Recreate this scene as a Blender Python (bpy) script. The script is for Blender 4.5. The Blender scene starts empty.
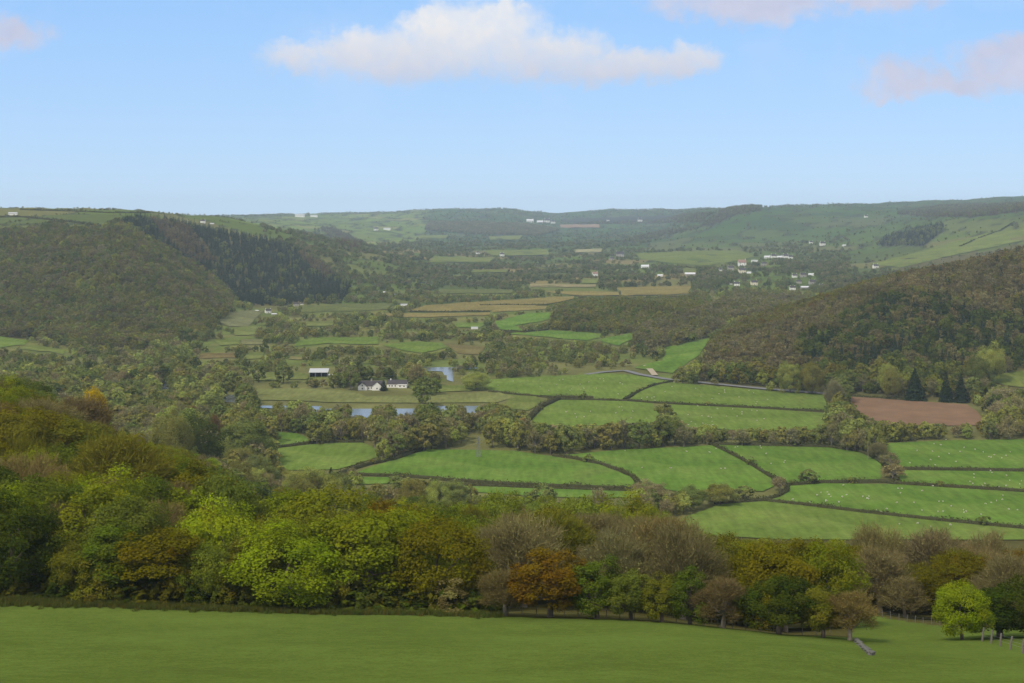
import bpy, bmesh, math, random
import numpy as np
from mathutils import Vector
from mathutils.geometry import delaunay_2d_cdt

random.seed(7)
rng = np.random.default_rng(7)
F = 1407.0            # focal length expressed in picture columns
HR = 215.0            # row of the eye-level line
scene = bpy.context.scene
COL = scene.collection

# ------------------------------------------------------------------ terrain
def rz(row, Y):
    return -(row - HR) / F * Y

NEAR = [(-260, 45), (-60, 10), (-12, 1.0), (0, -1.7), (20, -8.6), (50, -18.7), (90, -30.6)]
PROF = {
 -700: [(195, -52), (300, -50), (450, -52), (650, -90), (800, -125), (1300, -128), (1600, -100), (2000, -30), (2600, 15), (4000, 15), (9000, 0)],
 0:   [(140, -42.6), (195, -54.3), (260, -56), (340, -54), (450, -62), (600, -100), (750, -129), (1300, -131), (1500, -128), (1700, -100), (2000, -45), (2150, -22), (2400, -3), (2600, 10), (3000, 14.5), (4000, 10), (8000, -40)],
 130: [(140, -42.8), (195, -54.6), (300, -62), (400, -76), (500, -94), (620, -114), (750, -129), (1400, -131), (1500, -128), (1700, -98), (2000, -42), (2200, -12), (2600, 9), (3000, 10), (4000, 5), (8000, -30)],
 200: [(140, -42.9), (194, -54.6), (300, -67), (400, -86), (500, -102), (620, -113), (720, -125), (800, -129.5), (1450, -131), (1550, -129), (1750, -108), (1850, -93), (1960, -98), (2100, -92), (2400, -50), (2700, -14), (2950, -4), (3400, -2), (5000, -25), (7000, -12), (9000, -10)],
 232: [(140, -43), (193, -54.4), (300, -71), (400, -92), (500, -111), (600, -122), (700, -129), (1600, -130), (1750, -124), (1900, -122), (2050, -120), (2400, -72), (2700, -28), (2950, -9), (3400, -10), (5000, -30), (7500, -10), (9000, -5)],
 262: [(140, -43), (192, -54.2), (300, -75), (400, -98), (500, -118), (600, -129.5), (1700, -130), (2150, -125), (2400, -85), (2700, -43), (2950, -25), (3300, -20), (4500, -45), (5500, -22), (7500, -6), (9000, 0)],
 340: [(140, -43), (190, -54), (250, -67), (300, -79), (400, -105), (500, -123), (570, -129.5), (2150, -128), (2500, -105), (3000, -73), (3300, -68), (5000, -95), (6500, -42), (8500, 8), (10000, 8)],
 400: [(140, -43), (190, -53.9), (250, -67), (300, -79), (400, -107), (500, -124), (560, -129.5), (2150, -129), (2600, -118), (3100, -101), (3600, -98), (5500, -96), (7000, -45), (9000, 20), (10500, 20)],
 450: [(140, -43), (189, -53.8), (250, -66), (300, -77), (400, -104), (500, -124), (560, -129.5), (2300, -129), (3000, -122), (4000, -112), (6000, -95), (7500, -30), (9000, 38), (10500, 35)],
 512: [(140, -43), (188, -53.7), (250, -66), (300, -76), (350, -88), (450, -114), (560, -129.7), (2400, -128.5), (3000, -124), (4000, -114), (6000, -95), (7500, -30), (9000, 42), (10500, 35)],
 560: [(140, -43), (187, -53.5), (250, -67), (300, -77), (350, -88), (450, -114), (560, -130), (1450, -130), (1700, -122), (2000, -129), (3000, -124), (4000, -114), (6500, -90), (8000, -50), (10000, 9), (11000, 9)],
 605: [(140, -43), (186, -53.4), (250, -67), (300, -78), (350, -87), (450, -112), (560, -130), (1450, -130), (1700, -114), (2000, -128), (3000, -124), (4000, -113), (6500, -88), (8000, -30), (9500, 36), (11000, 30)],
 660: [(140, -43), (185, -53.4), (250, -68), (300, -79), (350, -89), (450, -113), (560, -130), (1420, -129.5), (1700, -114), (2000, -128), (3000, -121), (4000, -110), (5000, -90), (6500, -75), (8000, -20), (9500, 40), (11000, 35)],
 700: [(140, -43), (183, -53.3), (250, -70), (300, -81), (400, -106), (560, -130), (1100, -129.5), (1220, -121), (1350, -125), (1500, -123), (1720, -113), (2000, -126), (3000, -118), (4200, -100), (5000, -60), (5800, -6), (6500, 25), (9500, 40)],
 745: [(140, -43), (181, -53.3), (250, -71), (300, -83), (400, -107), (560, -130), (1060, -129.5), (1220, -119), (1450, -118.5), (1700, -120), (2000, -126), (3000, -117), (4000, -107), (4600, -77), (5500, 8), (5850, 32), (7000, 30), (9500, 30)],
 790: [(140, -43), (180, -53.6), (250, -72), (300, -83.5), (400, -107), (560, -130), (1030, -129.5), (1200, -113), (1420, -106), (1600, -111), (1900, -124), (2500, -124), (3000, -114), (3800, -106), (4500, -80), (5300, -2), (6000, 27), (7500, 50)],
 830: [(140, -43.4), (180, -54), (240, -68), (300, -83), (400, -106), (560, -130), (1010, -129.5), (1200, -106), (1400, -90), (1560, -96), (1900, -119), (2500, -121), (3000, -114), (3800, -98), (4500, -66), (5300, -2), (6000, 28), (7500, 56)],
 870: [(140, -44), (180, -54.5), (230, -65.4), (280, -77), (400, -106), (560, -130), (1000, -129.5), (1200, -97), (1420, -77.5), (1600, -85), (1950, -115), (2500, -118), (3300, -108), (4000, -83), (5000, -20), (6000, 30), (7500, 63)],
 910: [(140, -44), (180, -54.6), (222, -64.4), (280, -77), (400, -106), (560, -130), (1000, -129), (1100, -111), (1300, -81), (1470, -66), (1650, -75), (2000, -111), (2600, -112), (3200, -95), (4000, -45), (4500, -22), (6000, 25), (7500, 75)],
 960: [(140, -44.1), (180, -54.4), (215, -63.2), (280, -78), (400, -106), (560, -130), (1000, -129), (1100, -110), (1300, -76), (1460, -57), (1650, -66), (2000, -100), (2700, -108), (3200, -84), (3800, -30), (4300, -4), (5500, 15), (7500, 80)],
 1024: [(140, -44), (190, -56.7), (215, -63), (280, -78), (400, -106), (560, -130), (1000, -129), (1100, -110), (1300, -72), (1450, -42), (1650, -48), (2000, -82), (2600, -100), (3000, -80), (3600, -20), (4100, 14), (5500, 44), (7500, 100)],
 1724: [(140, -44), (190, -56.7), (280, -74), (400, -100), (560, -124), (1000, -120), (1300, -40), (1450, -5), (1650, 0), (2000, -20), (2600, -60), (3600, 20), (5500, 70), (7500, 110)],
}
UK = np.array(sorted(PROF))
U = np.arange(-700, 1725, 4.0)
YR = np.concatenate([np.linspace(-260, 56, 48), np.exp(np.arange(math.log(60), math.log(11500), 0.0142))])
def lY(y):
    y = np.asarray(y, float)
    return np.where(y > 60, np.log(np.maximum(y, 60)), math.log(60) + (y - 60) / 60.0)
LYR = lY(YR)
cols = []
for k in UK:
    p = NEAR + PROF[k]
    if p[-1][0] < 12000:
        p = p + [(13000, p[-1][1] * .3 - 30), (20000, -90)]
    yy = np.array([q[0] for q in p]); zz = np.array([q[1] for q in p])
    cols.append(np.interp(LYR, lY(yy), zz))
cols = np.array(cols)                                # key x row
Z = np.empty((len(U), len(YR)))
for j in range(len(YR)):
    Z[:, j] = np.interp(U, UK, cols[:, j])
def blur(a, ax, n):
    k = np.hanning(2 * n + 3)[1:-1]; k /= k.sum()
    pad = [(0, 0), (0, 0)]; pad[ax] = (n, n)
    b = np.pad(a, pad, mode='edge')
    return np.apply_along_axis(lambda v: np.convolve(v, k, mode='valid'), ax, b)
Z = blur(blur(Z, 1, 2), 0, 5)
def wid(y):
    return np.maximum(np.asarray(y, float), 60.0)
XX = (U[:, None] - 512) / F * wid(YR)[None, :]
YY = np.broadcast_to(YR[None, :], XX.shape)
def fnoise(x, y, L, seed, octs=3):
    r = np.random.default_rng(seed); out = np.zeros(np.shape(x)); a = 1.0; t = 0
    for o in range(octs):
        for i in range(3):
            th = r.uniform(0, 2 * math.pi); ph = r.uniform(0, 6.28, 2)
            out = out + a * np.sin((x * math.cos(th) + y * math.sin(th)) * 6.28 / L + ph[0] + 1.3 * np.sin((y * math.cos(th) - x * math.sin(th)) * 4.1 / L + ph[1]))
        t += a * 1.7; a *= .55; L *= .47
    return out / t
amp = np.interp(YR, [60, 150, 600, 1200, 1500, 2500, 4000, 8000], [.02, .12, .25, .25, 1.6, 2.2, 4, 6])
Z = Z + amp[None, :] * fnoise(XX, YY, 260, 3) + np.interp(YR, [1400, 3000, 9000], [0, 1, 7])[None, :] * fnoise(XX, YY, 900, 4)
DU = 4.0
def ground(u, y):
    u = np.asarray(u, float); y = np.asarray(y, float)
    fu = np.clip((u - U[0]) / DU, 0, len(U) - 1.001); iu = fu.astype(int); fu = fu - iu
    j = np.clip(np.searchsorted(YR, y) - 1, 0, len(YR) - 2)
    fy = np.clip((y - YR[j]) / (YR[j + 1] - YR[j]), 0, 1)
    return (Z[iu, j] * (1 - fu) + Z[iu + 1, j] * fu) * (1 - fy) + (Z[iu, j + 1] * (1 - fu) + Z[iu + 1, j + 1] * fu) * fy
def gxy(x, y):
    return ground(512 + np.asarray(x) * F / wid(y), y)
YS = np.exp(np.arange(math.log(70), math.log(14000), 0.004))
def hit(px, row, ymin=560):
    """distance at which the sight line through a column and row first meets the ground beyond ymin"""
    ys = YS[YS >= ymin]
    g = ground(np.full(len(ys), px), ys) - (-(row - HR) / F * ys)
    i = np.argmax(g >= 0) if (g >= 0).any() else int(np.argmax(g / ys))
    if i == 0:
        return float(ys[0])
    a, b = g[i - 1], g[i]
    t = -a / (b - a) if b != a else 0
    return float(ys[i - 1] + (ys[i] - ys[i - 1]) * min(max(t, 0), 1))
def spot(px, row, ymin=560):
    y = hit(px, row, ymin)
    return Vector(((px - 512) / F * y, y, float(ground(px, y))))
def at(px, y, dz=0.0):
    return Vector(((px - 512) / F * y, y, float(ground(px, y)) + dz))

# ------------------------------------------------------------------ materials
def mat(name):
    m = bpy.data.materials.new(name); m.use_nodes = True
    nt = m.node_tree; nt.nodes.clear()
    out = nt.nodes.new('ShaderNodeOutputMaterial')
    return m, nt, out
def nd(nt, t, **kw):
    n = nt.nodes.new(t)
    for k, v in kw.items():
        setattr(n, k, v)
    return n
def noise(nt, scale, detail=4, rough=.6, coord='Object'):
    tc = nd(nt, 'ShaderNodeTexCoord'); n = nd(nt, 'ShaderNodeTexNoise')
    n.inputs['Scale'].default_value = scale; n.inputs['Detail'].default_value = detail; n.inputs['Roughness'].default_value = rough
    nt.links.new(tc.outputs[coord], n.inputs['Vector'])
    return n.outputs['Fac']
def maprange(nt, src, a, b, c, d):
    n = nd(nt, 'ShaderNodeMapRange')
    n.inputs['From Min'].default_value = a; n.inputs['From Max'].default_value = b
    n.inputs['To Min'].default_value = c; n.inputs['To Max'].default_value = d
    nt.links.new(src, n.inputs['Value']); return n.outputs[0]
def math_n(nt, op, a, b=None):
    n = nd(nt, 'ShaderNodeMath', operation=op)
    for i, v in enumerate((a, b)):
        if v is None: continue
        if isinstance(v, (int, float)): n.inputs[i].default_value = v
        else: nt.links.new(v, n.inputs[i])
    return n.outputs[0]
def scale_col(nt, col, fac):
    n = nd(nt, 'ShaderNodeVectorMath', operation='SCALE')
    nt.links.new(col, n.inputs[0]); nt.links.new(fac, n.inputs['Scale']); return n.outputs[0]
def mixcol(nt, fac, a, b):
    n = nd(nt, 'ShaderNodeMix', data_type='RGBA')
    if isinstance(fac, (int, float)): n.inputs['Factor'].default_value = fac
    else: nt.links.new(fac, n.inputs['Factor'])
    for s, v in ((n.inputs['A'], a), (n.inputs['B'], b)):
        if isinstance(v, tuple): s.default_value = (*v, 1)
        else: nt.links.new(v, s)
    return n.outputs['Result']
def principled(nt, out, col, rough=.9, spec=.1, bump=None, dist=.1):
    p = nd(nt, 'ShaderNodeBsdfPrincipled')
    p.inputs['Roughness'].default_value = rough; p.inputs['Specular IOR Level'].default_value = spec
    if isinstance(col, tuple): p.inputs['Base Color'].default_value = (*col, 1)
    else: nt.links.new(col, p.inputs['Base Color'])
    if bump is not None:
        b = nd(nt, 'ShaderNodeBump'); b.inputs['Strength'].default_value = .6; b.inputs['Distance'].default_value = dist
        nt.links.new(bump, b.inputs['Height']); nt.links.new(b.outputs[0], p.inputs['Normal'])
    nt.links.new(p.outputs[0], out.inputs['Surface']); return p

def leaf_material(name, source, through=.38):
    m, nt, out = mat(name)
    if source == 'object':
        c = nd(nt, 'ShaderNodeObjectInfo').outputs['Color']
    else:
        a = nd(nt, 'ShaderNodeAttribute', attribute_type='INSTANCER', attribute_name='tint'); c = a.outputs['Color']
    lv = nd(nt, 'ShaderNodeAttribute', attribute_type='GEOMETRY', attribute_name='leaf_value').outputs['Fac']
    hv = nd(nt, 'ShaderNodeAttribute', attribute_type='GEOMETRY', attribute_name='leaf_hue').outputs['Fac']
    hs = nd(nt, 'ShaderNodeHueSaturation'); nt.links.new(c, hs.inputs['Color']); nt.links.new(lv, hs.inputs['Value']); nt.links.new(hv, hs.inputs['Hue'])
    d = nd(nt, 'ShaderNodeBsdfDiffuse'); t = nd(nt, 'ShaderNodeBsdfTranslucent')
    nt.links.new(hs.outputs[0], d.inputs['Color']); nt.links.new(hs.outputs[0], t.inputs['Color'])
    mx = nd(nt, 'ShaderNodeMixShader'); mx.inputs[0].default_value = through
    nt.links.new(d.outputs[0], mx.inputs[1]); nt.links.new(t.outputs[0], mx.inputs[2]); nt.links.new(mx.outputs[0], out.inputs['Surface'])
    return m
M_LEAF = leaf_material('leaf', 'object')
M_LEAF_FAR = leaf_material('leaf_scattered', 'instancer', .5)

m, nt, out = mat('bark'); M_BARK = m
nz = noise(nt, 2.2, 5)
principled(nt, out, mixcol(nt, nz, (.07, .055, .04), (.16, .135, .11)), .95, .05)
m, nt, out = mat('pale_bark'); M_PBARK = m
principled(nt, out, mixcol(nt, noise(nt, 1.5, 5), (.11, .095, .075), (.26, .23, .19)), .95, .05)

m, nt, out = mat('ground_cover'); M_GROUND = m
ca = nd(nt, 'ShaderNodeAttribute', attribute_name='ground_colour').outputs['Color']
n1 = maprange(nt, noise(nt, .04, 6, .65), .36, .64, .87, 1.13)
n2 = maprange(nt, noise(nt, .6, 7, .8), .36, .64, .86, 1.14)
n3 = maprange(nt, noise(nt, 3.5, 4, .75), .3, .7, .74, 1.26)
f = math_n(nt, 'MULTIPLY', math_n(nt, 'MULTIPLY', n1, n2), n3)
principled(nt, out, scale_col(nt, ca, f), 1, 0, noise(nt, 3, 5, .7), .12)

m, nt, out = mat('pasture'); M_PAST = m
oc = nd(nt, 'ShaderNodeObjectInfo').outputs['Color']
tc = nd(nt, 'ShaderNodeTexCoord')
mp = nd(nt, 'ShaderNodeMapping'); mp.inputs['Scale'].default_value = (.35, .05, .2); mp.inputs['Rotation'].default_value = (0, 0, .7)
nt.links.new(tc.outputs['Object'], mp.inputs['Vector'])
ns = nd(nt, 'ShaderNodeTexNoise'); ns.inputs['Scale'].default_value = 1; ns.inputs['Detail'].default_value = 5; nt.links.new(mp.outputs[0], ns.inputs['Vector'])
a = maprange(nt, ns.outputs['Fac'], .36, .64, .88, 1.12)
b = maprange(nt, noise(nt, .018, 7, .68), .36, .64, .8, 1.2)
c = maprange(nt, noise(nt, .22, 6, .75), .36, .64, .86, 1.14)
f = math_n(nt, 'MULTIPLY', math_n(nt, 'MULTIPLY', a, b), c)
dry = mixcol(nt, maprange(nt, noise(nt, .03, 6, .7), .45, .72, 0, .8), scale_col(nt, oc, f), scale_col(nt, mixcol(nt, .5, oc, (.13, .12, .045)), f))
principled(nt, out, dry, 1, 0, noise(nt, 1.2, 4, .7), .2)

m, nt, out = mat('ploughed_soil'); M_SOIL = m
tc = nd(nt, 'ShaderNodeTexCoord'); wv = nd(nt, 'ShaderNodeTexWave'); wv.inputs['Scale'].default_value = .22; wv.inputs['Distortion'].default_value = 2.5; wv.inputs['Detail'].default_value = 3
nt.links.new(tc.outputs['Object'], wv.inputs['Vector'])
oc = nd(nt, 'ShaderNodeObjectInfo').outputs['Color']
f = math_n(nt, 'MULTIPLY', maprange(nt, wv.outputs['Fac'], 0, 1, .88, 1.1), maprange(nt, noise(nt, .05, 6, .7), .3, .7, .78, 1.2))
principled(nt, out, scale_col(nt, oc, f), 1, 0)

m, nt, out = mat('river_water'); M_WATER = m
p = principled(nt, out, (.1, .11, .105), .2, .6, noise(nt, .9, 3), .03)

def plain(name, col, rough=.8, spec=.2, var=.18, sc=1.2):
    m, nt, out = mat(name)
    c2 = tuple(v * (1 - var) for v in col)
    principled(nt, out, mixcol(nt, noise(nt, sc, 5, .65), c2, tuple(min(.95, v * (1 + var)) for v in col)), rough, spec)
    return m
M_WHITE = plain('white_render', (.68, .67, .63), .85)
M_CREAM = plain('cream_render', (.62, .55, .42), .85)
M_STONE = plain('grey_stone', (.3, .28, .25), .9)
M_SLATE = plain('slate_roof', (.06, .053, .055), .95, .1)
M_PSLATE = plain('pale_roof', (.5, .5, .52), .5, .3)
M_REDROOF = plain('clay_roof', (.22, .13, .1), .8)
M_GLASS = plain('window_glass', (.03, .035, .04), .12, .5)
M_DARK = plain('dark_opening', (.02, .02, .02), .9, .1)
M_STEEL = plain('galvanised_steel', (.17, .175, .18), .5, .4)
M_SHEET = plain('white_roof_sheet', (.36, .37, .38), .8, .15)
M_WOOD = plain('weathered_wood', (.14, .125, .105), .9, .1, .35, 4)
M_WOOL = plain('wool', (.42, .4, .33), 1, 0)
M_ROAD = plain('road_tarmac', (.14, .14, .135), .9, .1, .2, .4)
M_TRACK = plain('farm_track', (.3, .25, .18), .95, .05, .25, .4)
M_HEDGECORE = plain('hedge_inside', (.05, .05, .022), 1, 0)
M_STONEWALL = plain('dry_stone', (.1, .098, .088), .95, .1, .4, 2.5)

# ------------------------------------------------------------------ object helpers
def link(o):
    COL.objects.link(o); return o
def npmesh(name, v, quads=None, tris=None, mats=(), attrs=None, smooth=False, midx=None):
    me = bpy.data.meshes.new(name)
    v = np.asarray(v, np.float32)
    loops, starts, tot = [], [], []
    n = 0
    if quads is not None and len(quads):
        q = np.asarray(quads, np.int32); loops.append(q.ravel()); starts.append(np.arange(len(q)) * 4 + n); tot.append(np.full(len(q), 4)); n += q.size
    if tris is not None and len(tris):
        t = np.asarray(tris, np.int32); loops.append(t.ravel()); starts.append(np.arange(len(t)) * 3 + n); tot.append(np.full(len(t), 3)); n += t.size
    me.vertices.add(len(v)); me.vertices.foreach_set('co', v.ravel())
    if n:
        L = np.concatenate(loops); me.loops.add(len(L)); me.loops.foreach_set('vertex_index', L.astype(np.int32))
        S = np.concatenate(starts).astype(np.int32); me.polygons.add(len(S)); me.polygons.foreach_set('loop_start', S)
        if smooth: me.polygons.foreach_set('use_smooth', np.ones(len(S), bool))
        if midx is not None: me.polygons.foreach_set('material_index', np.asarray(midx, np.int32))
    for m_ in mats: me.materials.append(m_)
    me.update(calc_edges=True)
    for k, (typ, dom, dat) in (attrs or {}).items():
        at_ = me.attributes.new(k, typ, dom)
        at_.data.foreach_set({'FLOAT': 'value', 'INT': 'value', 'FLOAT_VECTOR': 'vector', 'FLOAT_COLOR': 'color'}[typ], np.asarray(dat).ravel())
    return me
def tag(o, label=None, cat=None, group=None, kind=None):
    if label: o['label'] = label
    if cat: o['category'] = cat
    if group: o['group'] = group
    if kind: o['kind'] = kind
    return o
def mobj(name, me, parent=None, loc=None):
    o = link(bpy.data.objects.new(name, me))
    if parent is not None: o.parent = parent
    if loc is not None: o.location = loc
    return o
def empty(name, loc, rz_=0.0, sc=1.0):
    o = link(bpy.data.objects.new(name, None)); o.location = loc; o.rotation_euler = (0, 0, rz_)
    o.scale = (sc, sc, sc) if isinstance(sc, (int, float)) else sc
    o.empty_display_size = .5
    return o
class MB:
    """gathers boxes, tubes and prisms into one mesh"""
    def __init__(s): s.v, s.f, s.m = [], [], []
    def add(s, vs, fs, mi=0):
        b = len(s.v); s.v += [tuple(p) for p in vs]; s.f += [tuple(i + b for i in f) for f in fs]; s.m += [mi] * len(fs)
    def box(s, x0, x1, y0, y1, z0, z1, mi=0):
        s.add([(x0, y0, z0), (x1, y0, z0), (x1, y1, z0), (x0, y1, z0), (x0, y0, z1), (x1, y0, z1), (x1, y1, z1), (x0, y1, z1)],
              [(3, 2, 1, 0), (4, 5, 6, 7), (0, 1, 5, 4), (1, 2, 6, 5), (2, 3, 7, 6), (3, 0, 4, 7)], mi)
    def tube(s, pts, rad, n=6, mi=0, cap=True):
        pts = [Vector(p) for p in pts]; rings = []
        for i, p in enumerate(pts):
            d = (pts[min(i + 1, len(pts) - 1)] - pts[max(i - 1, 0)]).normalized()
            a = d.orthogonal().normalized() if abs(d.z) > .9 else d.cross(Vector((0, 0, 1))).normalized()
            b = d.cross(a)
            r = rad[i] if isinstance(rad, (list, tuple)) else rad
            rings.append([p + a * math.cos(t) * r + b * math.sin(t) * r for t in [2 * math.pi * k / n for k in range(n)]])
        vs = [q for r in rings for q in r]; fs = []
        for i in range(len(pts) - 1):
            for k in range(n):
                fs.append((i * n + k, i * n + (k + 1) % n, (i + 1) * n + (k + 1) % n, (i + 1) * n + k))
        if cap:
            fs.append(tuple(range(n))[::-1]); fs.append(tuple((len(pts) - 1) * n + k for k in range(n)))
        s.add(vs, fs, mi)
    def mesh(s, name, mats):
        me = bpy.data.meshes.new(name); me.from_pydata(s.v, [], s.f)
        for q in mats: me.materials.append(q)
        me.polygons.foreach_set('material_index', s.m); me.update(); return me

# ------------------------------------------------------------------ tree shapes
def leaf_quads(P, N, size, r):
    """rhombic leaf sprays at points P facing N"""
    n = len(P)
    a = np.cross(N, r.normal(size=(n, 3))); a /= np.linalg.norm(a, axis=1)[:, None] + 1e-9
    b = np.cross(N, a)
    s = size[:, None]
    asp = r.uniform(.45, .8, n)[:, None]
    fold = N * s * r.uniform(-.25, .25, n)[:, None]
    V = np.stack([P - a * s, P - b * s * asp + fold, P + a * s, P + b * s * asp + fold], 1).reshape(-1, 3)
    Q = np.arange(4 * n).reshape(n, 4)
    return V, Q
def crown_leafy(seed, H, R, base, ncl, nleaf, ls, lump=.17, flat=.8):
    r = np.random.default_rng(seed)
    zc = H * (base + (1 - base) * .46); hz = H * (1 - base) * .54
    dirs = r.normal(size=(ncl * 3, 3)); dirs /= np.linalg.norm(dirs, axis=1)[:, None]
    dirs = dirs[dirs[:, 2] > -.78][:ncl]
    az = np.arctan2(dirs[:, 1], dirs[:, 0])
    ph = r.uniform(0, 6.28, 4)
    rr = 1 + lump * (.6 * np.sin(2 * az + ph[0]) + .5 * np.sin(3 * az + ph[1] + 2 * dirs[:, 2]) + .4 * np.sin(5 * az + ph[2]))
    rad = r.uniform(.6, .9, len(dirs)) * rr
    C = dirs * rad[:, None] * np.array([R, R, hz]); C[:, 2] += zc
    rc = R * r.uniform(.2, .34, len(dirs))
    w = rc ** 2; cnt = np.maximum(3, (nleaf * w / w.sum()).astype(int))
    idx = np.repeat(np.arange(len(dirs)), cnt)
    n = len(idx)
    d = r.normal(size=(n, 3)); d /= np.linalg.norm(d, axis=1)[:, None]
    od = dirs[idx]
    flip = (d * od).sum(1) < -.35
    d[flip] *= -1
    P = C[idx] + d * (rc[idx] * r.uniform(.45, 1.08, n))[:, None] * np.array([1, 1, flat])
    N = d * .6 + od * .45 + r.normal(size=(n, 3)) * .5 + np.array([0, 0, .35]); N /= np.linalg.norm(N, axis=1)[:, None]
    size = ls * r.uniform(.55, 1.3, n)
    V, Q = leaf_quads(P, N, size, r)
    cv = r.uniform(.84, 1.18, len(dirs)); ch = r.normal(.5, .008, len(dirs))
    lv = np.repeat(cv[idx] * r.uniform(.82, 1.18, n), 4); lh = np.repeat(ch[idx], 4)
    return V, Q, lv, lh, C, rc
def trunk_mesh(name, seed, H, R, base, C, mats, r0=.32, nl=9):
    r = random.Random(seed); mb = MB()
    top = H * (base + (1 - base) * .62)
    pts = [(0, 0, -.6), (0, 0, .3)] + [(r.uniform(-.06, .06) * R * t * 2, r.uniform(-.06, .06) * R * t * 2, top * t) for t in (.25, .5, .75, 1)]
    mb.tube(pts, [r0 * 1.5, r0 * 1.12, r0 * .95, r0 * .75, r0 * .48, r0 * .15], 7)
    order = list(range(len(C))); r.shuffle(order)
    for i in order[:nl]:
        c = Vector(C[i]); t = r.uniform(.28, .6)
        s = Vector((0, 0, top * t)); mid = s.lerp(c, .5) + Vector((0, 0, -.05 * H * r.random()))
        mb.tube([s, mid, s.lerp(c, .95)], [r0 * .42, r0 * .26, r0 * .08], 5, cap=False)
    return mb.mesh(name, mats)
def crown_bare(seed, H, R, base, nbr, ntw, nleaf, tl=1.0, tw=.05, ls=.28):
    """budding crown: branch fan, fine upright twigs and a thin scatter of opening buds; twigs and buds in one mesh"""
    r = np.random.default_rng(seed)
    zc = H * (base + (1 - base) * .4); hz = H * (1 - base) * .6
    dirs = r.normal(size=(nbr * 4, 3)); dirs /= np.linalg.norm(dirs, axis=1)[:, None]
    dirs = dirs[dirs[:, 2] > -.3][:nbr]
    C = dirs * r.uniform(.5, .85, nbr)[:, None] * np.array([R, R, hz]); C[:, 2] += zc
    rc = R * r.uniform(.2, .34, nbr)
    idx = r.integers(0, nbr, ntw)
    d = r.normal(size=(ntw, 3)); d /= np.linalg.norm(d, axis=1)[:, None]
    P = C[idx] + d * (rc[idx] * r.uniform(.1, 1, ntw) ** .6)[:, None]
    g = dirs[idx] * .8 + r.normal(size=(ntw, 3)) * .55 + np.array([0, 0, .75]); g /= np.linalg.norm(g, axis=1)[:, None]
    L = tl * r.uniform(.5, 1.4, ntw)[:, None]
    side = np.cross(g, r.normal(size=(ntw, 3))); side /= np.linalg.norm(side, axis=1)[:, None]
    W = tw * r.uniform(.6, 1.4, ntw)[:, None]
    bend = side * L * r.uniform(-.15, .15, ntw)[:, None]
    V1 = np.stack([P - side * W, P + side * W, P + g * L * .6 + bend + side * W * .7, P + g * L + bend * 2], 1).reshape(-1, 3)
    Q1 = np.arange(4 * ntw).reshape(-1, 4)
    lv1 = np.repeat(r.uniform(.7, 1.3, ntw), 4); lh1 = np.repeat(r.normal(.495, .01, ntw), 4)
    idx = r.integers(0, nbr, nleaf)
    d = r.normal(size=(nleaf, 3)); d /= np.linalg.norm(d, axis=1)[:, None]
    P2 = C[idx] + d * (rc[idx] * r.uniform(.5, 1.15, nleaf))[:, None]
    N = d + r.normal(size=(nleaf, 3)) * .6; N /= np.linalg.norm(N, axis=1)[:, None]
    V2, Q2 = leaf_quads(P2, N, ls * r.uniform(.5, 1.2, nleaf), r)
    lv2 = np.repeat(r.uniform(.75, 1.35, nleaf), 4); lh2 = np.repeat(r.normal(.51, .014, nleaf), 4)
    return np.concatenate([V1, V2]), np.concatenate([Q1, Q2 + len(V1)]), np.concatenate([lv1, lv2]), np.concatenate([lh1, lh2]), C, rc
def crown_conifer(seed, H, R, nt_, per, ls):
    r = np.random.default_rng(seed); P, N, S = [], [], []
    for i in range(nt_):
        t = (i + r.uniform(0, .6)) / nt_
        z = H * (.1 + .9 * t); rad = R * (1 - t) ** .85 * r.uniform(.8, 1.12) + .1
        k = max(4, int(per * (1 - t * .8)))
        for j in range(k):
            a = r.uniform(0, 6.283); q = rad * r.uniform(.3, 1) ** .6
            P.append((math.cos(a) * q, math.sin(a) * q, z - q * .33 + r.uniform(-.3, .3)))
            N.append((math.cos(a) * .55 + r.normal() * .3, math.sin(a) * .55 + r.normal() * .3, .75)); S.append(ls * r.uniform(.6, 1.3) * (1 - .55 * t))
    P = np.array(P); N = np.array(N); N /= np.linalg.norm(N, axis=1)[:, None]; S = np.array(S)
    V, Q = leaf_quads(P, N, S, r); n = len(P)
    return V, Q, np.repeat(r.uniform(.65, 1.3, n), 4), np.repeat(r.normal(.5, .012, n), 4)
def crown_me(name, V, Q, lv, lh, m_):
    return npmesh(name, V, Q, mats=[m_], attrs={'leaf_value': ('FLOAT', 'POINT', lv), 'leaf_hue': ('FLOAT', 'POINT', lh)})

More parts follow.
